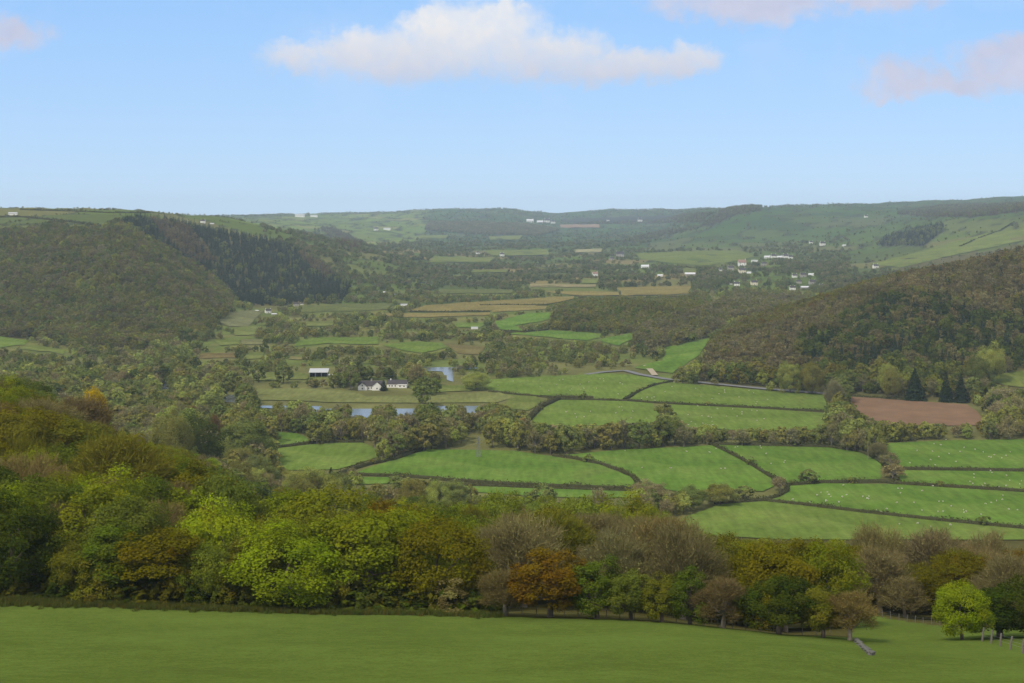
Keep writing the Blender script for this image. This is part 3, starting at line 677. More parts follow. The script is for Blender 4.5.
# ------------------------------------------------------------------ hand-placed trees (column, distance, row of the top, width in columns)
FRONT = 'trees along the lower edge of the sloping meadow'
WOODG = 'trees of the near wood'
VALG = 'trees of the valley fields'
HAND = [
 (12, 204, 498, 80, 'leafy', 'dkgreen', 'dark green dense tree at the far left end of the meadow edge', FRONT),
 (60, 217, 500, 62, 'bare', 'brown', 'brown budding tree rising behind the dark green tree at the meadow edge', FRONT),
 (74, 203, 543, 52, 'leafy', 'olive', 'low olive tree at the meadow edge beside the dark green end tree', FRONT),
 (113, 205, 519, 72, 'leafy', 'green', 'mid-green tree at the meadow edge left of the golden dome tree', FRONT),
 (97, 200, 560, 40, 'bush', 'olive', 'shadowy olive bush at the meadow edge under the mid-green tree', FRONT),
 (160, 203, 529, 84, 'leafy', 'golden', 'golden dome-shaped tree at the left part of the meadow edge', FRONT),
 (208, 201, 543, 46, 'leafy', 'palegreen', 'narrow tree hung with pale ivy beside the golden dome tree', FRONT),
 (243, 203, 545, 62, 'leafy', 'olive', 'olive tree at the meadow edge between ivy tree and lime tree', FRONT),
 (289, 200, 532, 108, 'leafy', 'lime', 'broad bright lime-green tree at the meadow edge', FRONT),
 (368, 206, 508, 112, 'leafy', 'yg', 'large yellow-green tree beside the broad lime-green one', FRONT),
 (405, 216, 502, 92, 'leafy', 'yg', 'tallest yellow-green tree standing behind the large pair at meadow edge', FRONT),
 (440, 203, 520, 92, 'leafy', 'golden', 'large golden-green tree at the end of the tall leafy row', FRONT),
 (388, 228, 500, 70, 'leafy', 'orange', 'orange-topped tree peeping over the large yellow-green trees', FRONT),
 (455, 195, 582, 46, 'bush', 'brown', 'low brownish bush at the gap right of the tall leafy row', FRONT),
 (335, 198, 580, 34, 'bush', 'olive', 'small olive bush between the lime tree and yellow-green tree', FRONT),
 (505, 192, 566, 48, 'bare', 'brown', 'small brown budding thorn tree left of the orange-brown one', FRONT),
 (550, 190.5, 554, 68, 'thorn', 'orange', 'orange-brown round tree at the meadow edge', FRONT),
 (597, 189.5, 563, 54, 'thorn', 'green', 'green thorn tree directly right of the orange-brown tree', FRONT),
 (631, 188.5, 571, 48, 'thorn', 'greygreen', 'grey-green thorn tree, second right of the orange-brown tree', FRONT),
 (662, 187.5, 575, 42, 'thorn', 'olive', 'olive thorn tree, third right of the orange-brown tree', FRONT),
 (690, 186.5, 574, 44, 'thorn', 'green', 'green thorn tree, fourth right of the orange-brown tree', FRONT),
 (723, 184, 574, 54, 'bare', 'russet', 'russet-brown thorn tree left of the dark green round one', FRONT),
 (779, 181, 576, 62, 'thorn', 'dkgreen', 'dark green round tree at the right part of the meadow edge', FRONT),
 (823, 180.5, 585, 44, 'thorn', 'olive', 'olive thorn tree right of the dark green round tree', FRONT),
 (850, 179, 588, 50, 'bare', 'brown', 'brown spreading thorn tree at the right end of the hedge trees', FRONT),
 (962, 184, 583, 52, 'leafy', 'lime', 'bright lime-green tree in the fenced hollow', FRONT),
 (1000, 187, 587, 74, 'thorn', 'dkgreen', 'dark green tree beside the lime-green one above the fence posts', FRONT),
 (1036, 183, 578, 60, 'leafy', 'dkgreen', 'dark green tree cut off by the picture edge above the fence posts', FRONT),
 (743, 230, 545, 76, 'leafy', 'yg', 'yellow-green tree behind the russet thorn tree', WOODG),
 (688, 246, 540, 60, 'bare', 'greybrown', 'grey-brown bare tree behind the green thorn trees', WOODG),
 (642, 252, 532, 66, 'bare', 'brown', 'tall brown bare tree behind the grey-green thorn tree', WOODG),
 (592, 256, 512, 74, 'bare', 'pinkbrown', 'tall pinkish bare tree behind the orange-brown tree', WOODG),
 (545, 250, 515, 66, 'bare', 'brown', 'brown bare tree directly above the orange-brown tree', WOODG),
 (503, 240, 512, 58, 'bare', 'olive', 'olive budding tree above the small brown thorn tree', WOODG),
 (665, 275, 520, 58, 'bare', 'pinkbrown', 'pinkish bare tree topping the brown wood', WOODG),
 (620, 275, 512, 58, 'bare', 'greybrown', 'grey-brown bare tree topping the brown wood', WOODG),
 (800, 250, 549, 72, 'leafy', 'golden', 'golden tree behind the dark green round tree', WOODG),
 (852, 254, 546, 82, 'leafy', 'golden', 'broad golden tree above the brown spreading thorn tree', WOODG),
 (878, 272, 523, 62, 'bare', 'greybrown', 'grey bare tree above the broad golden tree', WOODG),
 (936, 262, 526, 86, 'bare', 'pinkbrown', 'wide pinkish bare tree behind the fenced hollow', WOODG),
 (985, 264, 528, 58, 'bare', 'pinkbrown', 'pinkish twiggy tree behind the dark green tree by the posts', WOODG),
 (763, 262, 545, 50, 'leafy', 'orange', 'orange tree behind the yellow-green tree right of centre', WOODG),
 (912, 250, 560, 60, 'bare', 'olive', 'olive budding tree at the hollow fence left of the lime tree', WOODG),
 (905, 236, 575, 46, 'bare', 'greybrown', 'leaning grey tree with pale bare branches at the hollow fence', WOODG),
 (965, 246, 548, 46, 'leafy', 'olive', 'olive tree directly above the bright lime-green tree', WOODG),
 (1018, 262, 548, 40, 'leafy', 'orange', 'orange-tinted tree at the right end of the hollow wood', WOODG),
 (334, 246, 489, 104, 'leafy', 'yg', 'wide yellow-green tree above the broad lime-green tree', WOODG),
 (276, 250, 490, 78, 'leafy', 'yg', 'yellow-green tree above the olive meadow-edge tree', WOODG),
 (500, 300, 492, 56, 'leafy', 'palegreen', 'pale green tree rising beyond the golden-green tree', WOODG),
 (470, 280, 503, 50, 'bare', 'olive', 'olive twiggy tree between pale green and golden-green trees', WOODG),
 (622, 345, 494, 68, 'leafy', 'yg', 'light yellow-green tree crowning the brown wood', WOODG),
 (570, 335, 495, 60, 'leafy', 'palegreen', 'pale green tree crowning the brown wood', WOODG),
 (30, 248, 452, 84, 'bare', 'brown', 'brown bare tree above the dark green meadow-edge tree', WOODG),
 (18, 300, 408, 92, 'leafy', 'golden', 'gold-green tree high on the left slope', WOODG),
 (72, 275, 440, 66, 'leafy', 'green', 'mid-green tree halfway up the left slope', WOODG),
 (112, 264, 432, 112, 'bare', 'olive', 'very wide olive-brown tree on the left slope', WOODG),
 (38, 345, 396, 80, 'bare', 'pinkbrown', 'pinkish brown tree near the top of the left slope', WOODG),
 (82, 372, 390, 62, 'bare', 'russet', 'russet bare tree below the bright yellow crown', WOODG),
 (96, 392, 385, 24, 'leafy', 'yellow', 'bright yellow tree standing out on the left slope', WOODG),
 (150, 285, 453, 76, 'leafy', 'golden', 'golden-olive tree on the lower left slope', WOODG),
 (168, 246, 476, 66, 'bare', 'russet', 'russet rounded tree above the golden dome tree', WOODG),
 (198, 265, 466, 66, 'leafy', 'golden', 'golden-olive tree right of the russet rounded tree', WOODG),
 (228, 240, 472, 72, 'leafy', 'greygreen', 'grey-green drooping tree above the olive meadow-edge tree', WOODG),
 (197, 620, 413, 50, 'leafy', 'dkgreen', 'big dark green oak beside the small road below the pond', VALG),
 (172, 600, 408, 40, 'leafy', 'olive', 'olive tree left of the big dark green oak', VALG),
 (246, 722, 419, 44, 'leafy', 'green', 'round green tree right of the small road', VALG),
 (232, 735, 428, 28, 'leafy', 'palegreen', 'pale green small tree beside the small road', VALG),
 (215, 745, 413, 18, 'bare', 'plum', 'plum-red small tree between the oak and the road', VALG),
 (331, 640, 467, 15, 'conifer', 'conifer', 'dark narrow conifer beside the white pole', VALG),
 (308, 630, 468, 48, 'leafy', 'yg', 'yellow-green tree left of the dark narrow conifer', VALG),
 (342, 945, 408, 15, 'bush', 'greygreen', 'rounded grey-green willow bush dipping into the river below the barn', VALG),
 (384, 930, 408.5, 14, 'leafy', 'greygreen', 'small grey-green willow on the near river bank below the farmhouse', VALG),
 (424, 935, 410, 15, 'bush', 'green', 'dark green willow bush on the near river bank below the hut', VALG),
 (456, 925, 407, 16, 'leafy', 'olive', 'olive alder on the near river bank before the lone oak', VALG),
 (484, 920, 404, 15, 'bare', 'greybrown', 'grey twiggy alder at the right end of the river', VALG),
 (302, 960, 405, 13, 'bush', 'olive', 'olive bush on the near river bank left of the willows', VALG),
 (476, 1040, 372, 28, 'leafy', 'yg', 'lone round oak standing in the meadow right of the farmhouse', VALG),
 (383.5, 1032, 379.5, 8, 'conifer', 'conifer', 'dark clipped conifer between the two white house wings', VALG),
 (395, 1130, 372, 6, 'conifer', 'yellow', 'small yellow conifer behind the white house', VALG),
 (409, 1120, 371, 7, 'conifer', 'conifer', 'dark conifer behind the right end of the white house', VALG),
 (841, 905, 401, 27, 'leafy', 'green', 'round green tree at the left corner of the ploughed field', VALG),
 (835, 930, 378, 20, 'bare', 'greybrown', 'tall grey bare tree at the left corner of the ploughed field', VALG),
 (915, 978, 368, 20, 'conifer', 'conifer', 'tall dark conifer at the upper edge of the ploughed field', VALG),
 (946, 972, 373, 14, 'conifer', 'conifer', 'narrow dark conifer right of the tall one above the ploughed field', VALG),
 (961, 970, 374, 14, 'conifer', 'conifer', 'dark conifer farther right above the ploughed field', VALG),
 (990, 1030, 344, 26, 'leafy', 'yg', 'yellow-green tree on the hill foot above the ploughed field', VALG),
 (978, 1015, 356, 22, 'leafy', 'green', 'mid-green tree beside the yellow-green one above the ploughed field', VALG),
 (888, 1000, 362, 16, 'leafy', 'yg', 'yellow-green tree left of the tall dark conifer', VALG),
 (893, 985, 368, 18, 'leafy', 'golden', 'golden tree left of the tall dark conifer', VALG),
 (790, 1020, 362, 22, 'leafy', 'yg', 'yellow-green tree at the foot of the right wood', VALG),
 (812, 1012, 362, 24, 'leafy', 'golden', 'golden-green tree at the foot of the right wood', VALG),
 (664, 905, 403, 16, 'leafy', 'olive', 'olive hedge tree between the two upper sheep fields', VALG),
 (670, 885, 408, 14, 'bush', 'green', 'green bush in the gap between the two upper sheep fields', VALG),
 (878, 745, 441, 20, 'bare', 'greybrown', 'grey bushy tree at the top of the curved hedge', VALG),
 (890, 722, 452, 20, 'bare', 'greybrown', 'grey bushy tree midway down the curved hedge', VALG),
 (893, 692, 463, 24, 'bare', 'pinkbrown', 'pinkish bushy tree at the bottom of the curved hedge', VALG),
 (809, 680, 469, 20, 'leafy', 'greygreen', 'grey-green bush on the hedge below the tongue-shaped field', VALG),
 (780, 662, 476, 16, 'bare', 'pinkbrown', 'pinkish twiggy bush where two hedges meet', VALG),
 (651, 630, 481, 34, 'leafy', 'greybrown', 'grey-brown wide bush at the corner of the middle sheep field', VALG),
 (690, 622, 487, 32, 'leafy', 'greygreen', 'grey-green small tree at the lower end of the middle sheep field', VALG),
 (720, 630, 484, 30, 'leafy', 'olive', 'olive bush beside the hedge below the middle sheep field', VALG),
 (743, 640, 486, 22, 'leafy', 'greygreen', 'dull green bush ending the row below the middle sheep field', VALG),
]
VIL = 'houses of the village on the right valley side'
FARB = 'far farm buildings'
HOUSES = [
 ('cottage', 268, 313, 6.5, .5, 'white cottage at the foot of the dark conifer hillside', 'houses of the middle valley'),
 ('shed', 274, 315, 6, .2, 'dark open shed just below the white cottage under the conifers', 'houses of the middle valley'),
 ('shed', 257, 311.5, 5, -.3, 'grey low shed left of the white cottage under the conifers', 'houses of the middle valley'),
 ('stone_house', 296, 306, 6, .1, 'grey stone house under the conifers, right of the white cottage', 'houses of the middle valley'),
 ('cottage', 302, 305, 3.5, .1, 'tiny white cottage beside the grey stone house under conifers', 'houses of the middle valley'),
 ('cottage', 380, 293, 3.6, .3, 'small white house in trees left of the stubble fields', 'houses of the middle valley'),
 ('bungalow', 384.5, 292.5, 3, 0, 'smaller white house touching the one in trees left of the stubble', 'houses of the middle valley'),
 ('bungalow', 396, 295, 4, .2, 'pale bungalow half hidden above the left stubble field', 'houses of the middle valley'),
 ('white_shed', 404, 306, 8, .1, 'long pale shed at the left tip of the stubble field', 'houses of the middle valley'),
 ('white_shed', 474.5, 329, 8, .1, 'bright white shed among trees below the stubble fields', 'houses of the middle valley'),
 ('red_roof', 595, 276, 6, .2, 'white house with reddish roof standing alone in mid-valley', 'houses of the middle valley'),
 ('bungalow', 645, 268, 9, 0, 'pale low house in trees below the broad green far field', 'houses of the middle valley'),
 ('bungalow', 660, 276.5, 6, .1, 'pale bungalow in trees above the right stubble field', 'houses of the middle valley'),
 ('shed', 690, 276, 12, -.1, 'wide pale farm shed in trees left of the village', 'houses of the middle valley'),
 ('stone_house', 620, 257, 9, 0, 'greyish farmhouse left of the broad green far field', 'houses of the middle valley'),
 ('stone_house', 612, 260, 5, .3, 'dark farm building beside the greyish farmhouse', 'houses of the middle valley'),
 ('cottage', 720.5, 271, 4, .2, 'small white house at the left end of the village', VIL),
 ('stone_house', 731, 270, 7, .1, 'grey house right of the small white end house of the village', VIL),
 ('red_roof', 742, 266, 9, 0, 'house with reddish roof in the village middle', VIL),
 ('cream_house', 742, 273, 8, .1, 'cream house below the reddish-roofed village house', VIL),
 ('bungalow', 749, 273.5, 5, -.2, 'pale bungalow right of the cream village house', VIL),
 ('white_shed', 754.5, 262, 7.5, .05, 'bright white low building above the cream village house', VIL),
 ('stone_house', 764, 265.5, 6, 0, 'grey house just below the white terrace', VIL),
 ('bungalow', 767, 258, 6.5, .05, 'first house of the white terrace above the village', VIL),
 ('cottage', 773.5, 258, 6, .05, 'second house of the white terrace above the village', VIL),
 ('bungalow', 779.5, 258, 6, .05, 'third house of the white terrace above the village', VIL),
 ('cottage', 785.5, 258, 6, .05, 'fourth house of the white terrace above the village', VIL),
 ('cottage', 790.5, 258.5, 5, .05, 'last and brightest house of the white terrace above the village', VIL),
 ('cottage', 731, 284.5, 3, .1, 'tiny white cottage at the left of the lower village', VIL),
 ('cottage', 737, 286, 6.5, -.3, 'bright white house with gable in the lower village', VIL),
 ('cream_house', 754, 285, 7.5, .1, 'yellowish house in the lower village', VIL),
 ('cottage', 794.5, 277.5, 5.5, .1, 'white house at the top left of the right cluster', VIL),
 ('cottage', 792.5, 290, 6.5, 0, 'white square house at the bottom left of the right cluster', VIL),
 ('shed', 805, 289, 10, .1, 'grey roofed shed beside the white square house', VIL),
 ('stone_house', 803, 277, 7, .2, 'grey house at the top middle of the right cluster', VIL),
 ('bungalow', 811, 275.5, 6, 0, 'pale roofed house at the top right of the right cluster', VIL),
 ('cottage', 821, 286.5, 4, .1, 'small white house at the right edge of the right cluster', VIL),
 ('stone_house', 799, 283.5, 6, -.2, 'dark stone house in the middle of the right cluster', VIL),
 ('stone_house', 812, 284, 7, .2, 'stone house in the middle right of the right cluster', VIL),
 ('cottage', 822.5, 245.5, 6, .1, 'white farmhouse on the slope above the village', FARB),
 ('bungalow', 844, 246, 4, .1, 'pale house right of the white farmhouse above the village', FARB),
 ('cottage', 811, 243.5, 4, .1, 'small house with dark roof left of the white farmhouse above the village', FARB),
 ('cottage', 875.5, 268, 6, .2, 'white farmhouse peeping over the edge of the right wood', FARB),
 ('cottage', 866, 217.5, 4, .1, 'tiny white house high on the far right hill', FARB),
 ('white_shed', 13, 215, 10, .2, 'pale rounded barn on the skyline field of the left hill', FARB),
 ('cottage', 203, 223, 5.5, -.2, 'white house on the rim above the conifer hillside', FARB),
 ('shed', 212, 224.5, 5, .2, 'grey shed right of the white house on the conifer rim', FARB),
 ('white_shed', 300, 217, 11, 0, 'long white sheds on the far left skyline', FARB),
 ('white_shed', 314, 217, 8, 0, 'shorter white shed right of the long one on the skyline', FARB),
 ('cottage', 376, 230.5, 5, .2, 'white farmhouse on the hazy far hillside', FARB),
 ('white_shed', 387, 230, 8, .1, 'long white barn right of the hazy far farmhouse', FARB),
 ('bungalow', 530, 222, 8, .1, 'pale row of far houses at the left of the distant town', FARB),
 ('bungalow', 540, 223, 7, .1, 'pale house in the middle of the distant town', FARB),
 ('cottage', 547, 222.5, 6, .1, 'white house near the right end of the distant town', FARB),
 ('cottage', 553, 223.5, 5, .1, 'last white house at the right end of the distant town', FARB),
 ('cottage', 640, 221.5, 5, .1, 'single white farmhouse under the distant ridge', FARB),
 ('cottage', 608, 221, 3, .1, 'tiny white speck of a house under the distant ridge', FARB),
 ('cottage', 502, 256, 5, .2, 'white house in the middle of the far valley', FARB),
 ('cottage', 478, 254, 4, .2, 'small pale house left of the one in the far valley', FARB),
]
taken = []
for i, (px, Y, top, w, kind, colr, lab, grp) in enumerate(HAND):
    g0 = float(ground(px, Y)); h = rz(top, Y) - g0
    plant(kind, px, Y, max(2.0, h), w * (1.16 if Y < 420 else 1.08) / F * Y, colr, lab, grp, seedv=i * 5 + 1, zone='near' if Y < 560 else 'valley')
    taken.append(((px - 512) / F * Y, Y, w / F * Y * .42))
taken = np.array(taken)

# ------------------------------------------------------------------ the rest of the trees: where they stand
SKY_N = [(-60, 360), (0, 366), (60, 385), (100, 396), (130, 425), (165, 440), (215, 462), (250, 480), (290, 490), (350, 493), (480, 500), (520, 497), (600, 494), (640, 499), (680, 522), (700, 535), (760, 542), (800, 546), (860, 538), (880, 526), (930, 528), (1000, 532), (1024, 545), (1080, 548)]
cand = []   # px, Y, x, h, w, kind, colour, zone
def pick(r, table):
    t = r.random() * sum(q[0] for q in table); a = 0
    for w_, k_, c_ in table:
        a += w_
        if t <= a: return k_, c_
    return table[-1][1:]
T_LEFT = [(3, 'leafy', 'olive'), (2.5, 'leafy', 'golden'), (2, 'leafy', 'green'), (1.2, 'leafy', 'dkgreen'), (2, 'bare', 'brown'), (.8, 'bare', 'russet'), (4.5, 'leafy', 'yg'), (.7, 'leafy', 'lime'), (1, 'bare', 'olive'), (.8, 'leafy', 'greygreen')]
T_LEFT_UP = [(3, 'leafy', 'olive'), (2, 'leafy', 'green'), (2.5, 'leafy', 'dkgreen'), (2, 'bare', 'brown'), (1.5, 'leafy', 'greygreen'), (1, 'leafy', 'golden')]
T_YG = [(5, 'leafy', 'yg'), (2, 'leafy', 'golden'), (1, 'leafy', 'lime'), (1.5, 'leafy', 'green'), (1, 'bare', 'olive'), (1, 'leafy', 'olive')]
T_BARE = [(3, 'bare', 'pinkbrown'), (3, 'bare', 'greybrown'), (3, 'bare', 'brown'), (1.2, 'leafy', 'olive'), (1, 'bare', 'olive')]
T_BARE_FAR = [(3, 'leafy', 'yg'), (3, 'leafy', 'palegreen'), (2, 'bare', 'olive'), (2, 'leafy', 'olive'), (1, 'bare', 'brown')]
T_GOLD = [(4, 'leafy', 'golden'), (4, 'leafy', 'olive'), (1, 'bare', 'brown'), (1.5, 'bare', 'greybrown'), (.5, 'leafy', 'orange'), (2, 'leafy', 'yg')]
T_RIGHT = [(2, 'leafy', 'olive'), (3, 'bare', 'pinkbrown'), (2, 'bare', 'greybrown'), (2, 'leafy', 'golden'), (1, 'leafy', 'orange'), (1, 'bare', 'brown')]
T_VAL = [(1.5, 'leafy', 'palegreen'), (4, 'leafy', 'greygreen'), (2.5, 'leafy', 'green'), (2.5, 'leafy', 'olive'), (2.6, 'bare', 'greybrown'), (1.5, 'bare', 'brown'), (.6, 'leafy', 'yg'), (.7, 'bush', 'greygreen'), (.7, 'leafy', 'dkgreen'), (.2, 'leafy', 'golden')]
T_BELT = [(4, 'leafy', 'olive'), (3, 'leafy', 'greygreen'), (2, 'leafy', 'green'), (3, 'bare', 'greybrown'), (2, 'bare', 'pinkbrown'), (1.6, 'leafy', 'palegreen'), (1.3, 'leafy', 'yg'), (.25, 'leafy', 'golden'), (.3, 'leafy', 'dkgreen'), (.12, 'leafy', 'orange')]
T_LH = [(4, 'leafy', 'olive'), (2.2, 'bare', 'brown'), (3, 'leafy', 'greygreen'), (2, 'bare', 'greybrown'), (1, 'leafy', 'green'), (.8, 'leafy', 'yg'), (.7, 'bare', 'russet')]
T_CON = [(6, 'conifer', 'bluegreen'), (3, 'conifer', 'conifer'), (.5, 'leafy', 'greygreen')]
T_LARCH = [(4, 'conifer', 'larch'), (1, 'conifer', 'bluegreen'), (2, 'bare', 'russet')]
T_RH_BROWN = [(4, 'bare', 'russet'), (4, 'bare', 'brown'), (1.2, 'conifer', 'bluegreen'), (2, 'bare', 'pinkbrown'), (1, 'leafy', 'olive')]
T_RH_GREEN = [(5, 'conifer', 'bluegreen'), (2.5, 'leafy', 'dkgreen'), (2, 'leafy', 'green'), (2, 'bare', 'brown'), (1, 'bare', 'russet')]
T_RH_RIM = [(4, 'leafy', 'golden'), (4, 'leafy', 'olive'), (2, 'bare', 'brown'), (1, 'leafy', 'orange')]
T_RH_FOOT = [(2, 'leafy', 'yg'), (3, 'leafy', 'green'), (1.5, 'leafy', 'golden'), (2, 'bare', 'greybrown'), (1.5, 'leafy', 'olive'), (1, 'leafy', 'dkgreen')]
T_SPUR = [(3, 'bare', 'pinkbrown'), (3, 'leafy', 'olive'), (2.5, 'bare', 'greybrown'), (1, 'leafy', 'green'), (1, 'bare', 'russet')]
T_MOUND = [(5, 'leafy', 'olive'), (2, 'leafy', 'green'), (1.5, 'bare', 'brown'), (1, 'leafy', 'greygreen')]
T_FAR = [(4, 'leafy', 'greygreen'), (2, 'leafy', 'green'), (3, 'bare', 'greybrown'), (1, 'leafy', 'dkgreen'), (1, 'bush', 'greygreen')]
SPUR = [(628, 345), (650, 352), (664, 350), (708, 338), (740, 322), (800, 306), (800, 296), (740, 300), (690, 316), (650, 326)]
MOUND = [(548, 332), (600, 335), (632, 334), (660, 325), (700, 312), (700, 298), (640, 296), (590, 298), (560, 310)]
pr = random.Random(21)
BANDS = [(198, 600, 9.0), (600, 1150, 7.6), (1150, 1700, 7.8), (1700, 2300, 9.0), (2300, 3300, 9.2), (3300, 5200, 15), (5200, 9800, 27)]
BANDS += [(2500, 7600, 12.5)]
for bi, (y0, y1, sp) in enumerate(BANDS):
    nyb = int((y1 - y0) / sp)
    for k in range(nyb):
        yb = y0 + k * sp
        x0 = (-75 - 512) / F * yb; x1 = (1095 - 512) / F * yb
        n = int((x1 - x0) / sp)
        xs = x0 + (np.arange(n) + rng.uniform(0, 1, n)) * sp; ys = yb + rng.uniform(0, 1, n) * sp
        us = 512 + xs * F / ys
        z = ground(us, ys); rw = HR - z / ys * F
        h = rng.uniform(7, 13.5, n); keep = rng.random(n)
        nzz = fnoise(xs, ys, 240, 31)
        cvv, cdd = cells(xs, ys)
        zone = np.full(n, '', dtype=object); prob = np.zeros(n)
        if y1 <= 600:
            ok = (ys > edgeY(us) + np.where((us > 480) & (us < 858), 21, 7))
            lim = np.interp(us, [p[0] for p in SKY_N], [p[1] for p in SKY_N])
            hmax = rz(lim, ys) - z
            h = np.minimum(rng.uniform(10, 15.5, n), hmax)
            prob[ok & (h > 5) & (ys < 585)] = .93
            zone[:] = 'near'
        else:
            val = ((ys < 2300) & (rw > 290)); prob[val] = .92; zone[val] = 'valley'
            h[val & (ys > 1100)] = rng.uniform(5, 11, n)[val & (ys > 1100)]
            h[val & (ys > 560) & (ys <= 1100)] = rng.uniform(8, 17, n)[val & (ys > 560) & (ys <= 1100)]
            n60 = fnoise(xs, ys, 95, 47); thin = val & (ys > 1120) & (n60 < .1); prob[thin] = .15
            h[thin] *= .7
            fr = (rw <= 292) & (ys > 1900) | (ys >= 2300)
            hl = fr & (cdd < np.maximum(7, ys * .0022)); prob[hl] = .6; zone[fr] = 'far'
            clump = fr & (nzz > np.where(ys < 4300, .17, .22)) & (ys < 6500); prob[clump] = .8
            prob[fr & ~hl & ~clump] = .06
            h[fr] = rng.uniform(5.5, 11, n)[fr]
            # the upland fields on the left are open
            up = fr & (us < 262) & (rw < 236) & (ys > 2000) & (ys < 4500)
            prob[up] = np.where(cdd[up] < 5, .55, .0); h[up] = rng.uniform(2, 5, n)[up]
            rt = fr & (us > 850) & (rw < 270) & (ys > 2400); prob[rt] = np.where(cdd[rt] < 6, .6, .02); h[rt] = rng.uniform(3, 8, n)[rt]
            hl2 = fr & (us > 700) & (us < 900) & (rw < 245) & (ys > 4200); prob[hl2 & ~hl] = .02
            for poly in OPENHILLS:
                q = inpoly(poly, us, rw) & (ys > 3000); prob[q] = np.where(cdd[q] < np.maximum(5, ys[q] * .0011), .5, .0); h[q] = rng.uniform(3, 7, n)[q]
            for poly, nm, ya, yb2, pb, hh in ((LEFTWOOD, 'lefthill', 1350, 2350, .95, (8, 13)), (CONIF, 'conif', 1900, 3200, .97, (10.5, 13.5)), (RIGHTWOOD, 'righthill', 985, 1600, .97, (8, 13)),
                                          (SPUR, 'spur', 1250, 2100, .95, (9, 13)), (MOUND, 'mound', 1350, 2100, .95, (8, 12))):
                q = inpoly(poly, us, rw) & (ys > ya) & (ys < yb2)
                prob[q] = pb; zone[q] = nm; h[q] = rng.uniform(*hh, n)[q]
            for poly, c_ in FARWOODS:
                q = inpoly(poly, us, rw) & (ys > 2400); prob[q] = .97; zone[q] = 'fw_' + c_; h[q] = rng.uniform(9, 14, n)[q]
        fwm = np.array([str(q_).startswith('fw_') for q_ in zone])
        prob[fwm if bi < len(BANDS) - 1 else ~fwm] *= 0
        for i in np.nonzero((keep < prob) & (h > 1.8))[0]:
            u, y, zn, r_ = us[i], ys[i], zone[i], rw[i]
            if zn == 'near':
                if u < 130: t = T_LEFT_UP if y > 380 else T_LEFT
                elif u < 262: t = T_LEFT
                elif u < 485: t = T_YG
                elif u < 705: t = T_BARE if y < 300 else T_BARE_FAR
                elif u < 860: t = T_GOLD
                else: t = T_RIGHT
            elif zn == 'valley': t = T_BELT if y < 960 else T_VAL
            elif zn == 'lefthill': t = T_LH
            elif zn == 'conif':
                t = T_LARCH if (inpoly(LARCH1, u, r_) or inpoly(LARCH2, u, r_)) else T_CON
            elif zn == 'righthill':
                if r_ > 372 + 6 * nzz[i]: t = T_RH_FOOT
                elif nzz[i] * 22 + r_ > np.interp(u, [700, 800, 900, 1024], [372, 342, 312, 305]): t = T_RH_GREEN if u > 800 else T_RH_BROWN
                elif r_ < np.interp(u, [716, 760, 830, 900, 960, 1024], [352, 334, 306, 282, 262, 240]): t = T_RH_RIM
                else: t = T_RH_BROWN
            elif zn == 'spur': t = T_SPUR
            elif zn == 'mound': t = T_MOUND
            elif zn.startswith('fw_'):
                c_ = zn[3:]; t = [(4, 'conifer' if c_ != 'greybrown' else 'leafy', c_), (1, 'leafy', 'greygreen')]
            else: t = T_FAR
            kd, cl = pick(pr, t)
            hh = h[i] * (1.15 if kd == 'conifer' else .45 if kd == 'bush' else 1)
            wd = hh * (.42 if kd == 'conifer' else 1.6 if kd == 'bush' else pr.uniform(.72, 1.0))
            if zn == 'near': wd = max(wd * 1.15, 10.5)
            cand.append([u, y, xs[i], hh, wd, kd, cl, zn, z[i]])
# keep off the fields, houses and water that show, off hand-placed trees, and leave out what nothing could see
for hk, hpx, hrow, hw, *_r in HOUSES:
    PROTECT.append(np.array([(hpx - hw * .55, hrow - hw * .6), (hpx + hw * .55, hrow - hw * .6), (hpx + hw * .55, hrow - hw * .12), (hpx - hw * .55, hrow - hw * .12)]))
A = np.array([[c[0], c[1], c[2], c[3], c[4], c[8]] for c in cand])
ok = np.ones(len(A), bool)
for tx, ty, tr in taken:
    ok &= np.hypot(A[:, 2] - tx, A[:, 1] - ty) > tr
isnear = A[:, 1] < 600
for shrink in (1.0, .72, .5):
    h = A[:, 3] * shrink
    bad = np.zeros(len(A), bool)
    for P in PROTECT:
        for fh, fx in ((0, 0), (.5, 0), (.93, 0), (.55, -.33), (.55, .33), (.05, -.25), (.05, .25)):
            xx = A[:, 0] + fx * A[:, 4] * F / A[:, 1]; yy = HR - (A[:, 5] + h * fh) / A[:, 1] * F
            bad |= inpoly(P, xx, yy)
    hw_ = A[:, 4] * .3 * F / A[:, 1]; tp_ = HR - (A[:, 5] + h * .97) / A[:, 1] * F; bt_ = HR - A[:, 5] / A[:, 1] * F
    for (wx0, wy0, wx1, wy1) in WINDOWS:
        bad |= (A[:, 0] + hw_ > wx0) & (A[:, 0] - hw_ < wx1) & (tp_ < wy1) & (bt_ > wy0)
    good = ok & ~bad
    if shrink == 1.0: final_h = np.where(good, h, 0)
    else: final_h = np.where((final_h == 0) & good & (h > 2.2), h, final_h)
A_w = A[:, 4] * np.where(final_h > 0, np.maximum(final_h / A[:, 3], .6), 1)
order = np.argsort(A[:, 1])
NB = 1240; sky = np.full(NB, 2000.0); ter = np.full(NB, 2000.0)
gu = np.arange(NB) - 100.0
gy = 80.0; vis = []
for tx in HAND:
    pass
hand_sorted = sorted([(Y, px, top, w) for px, Y, top, w, *_ in HAND]); hi = 0
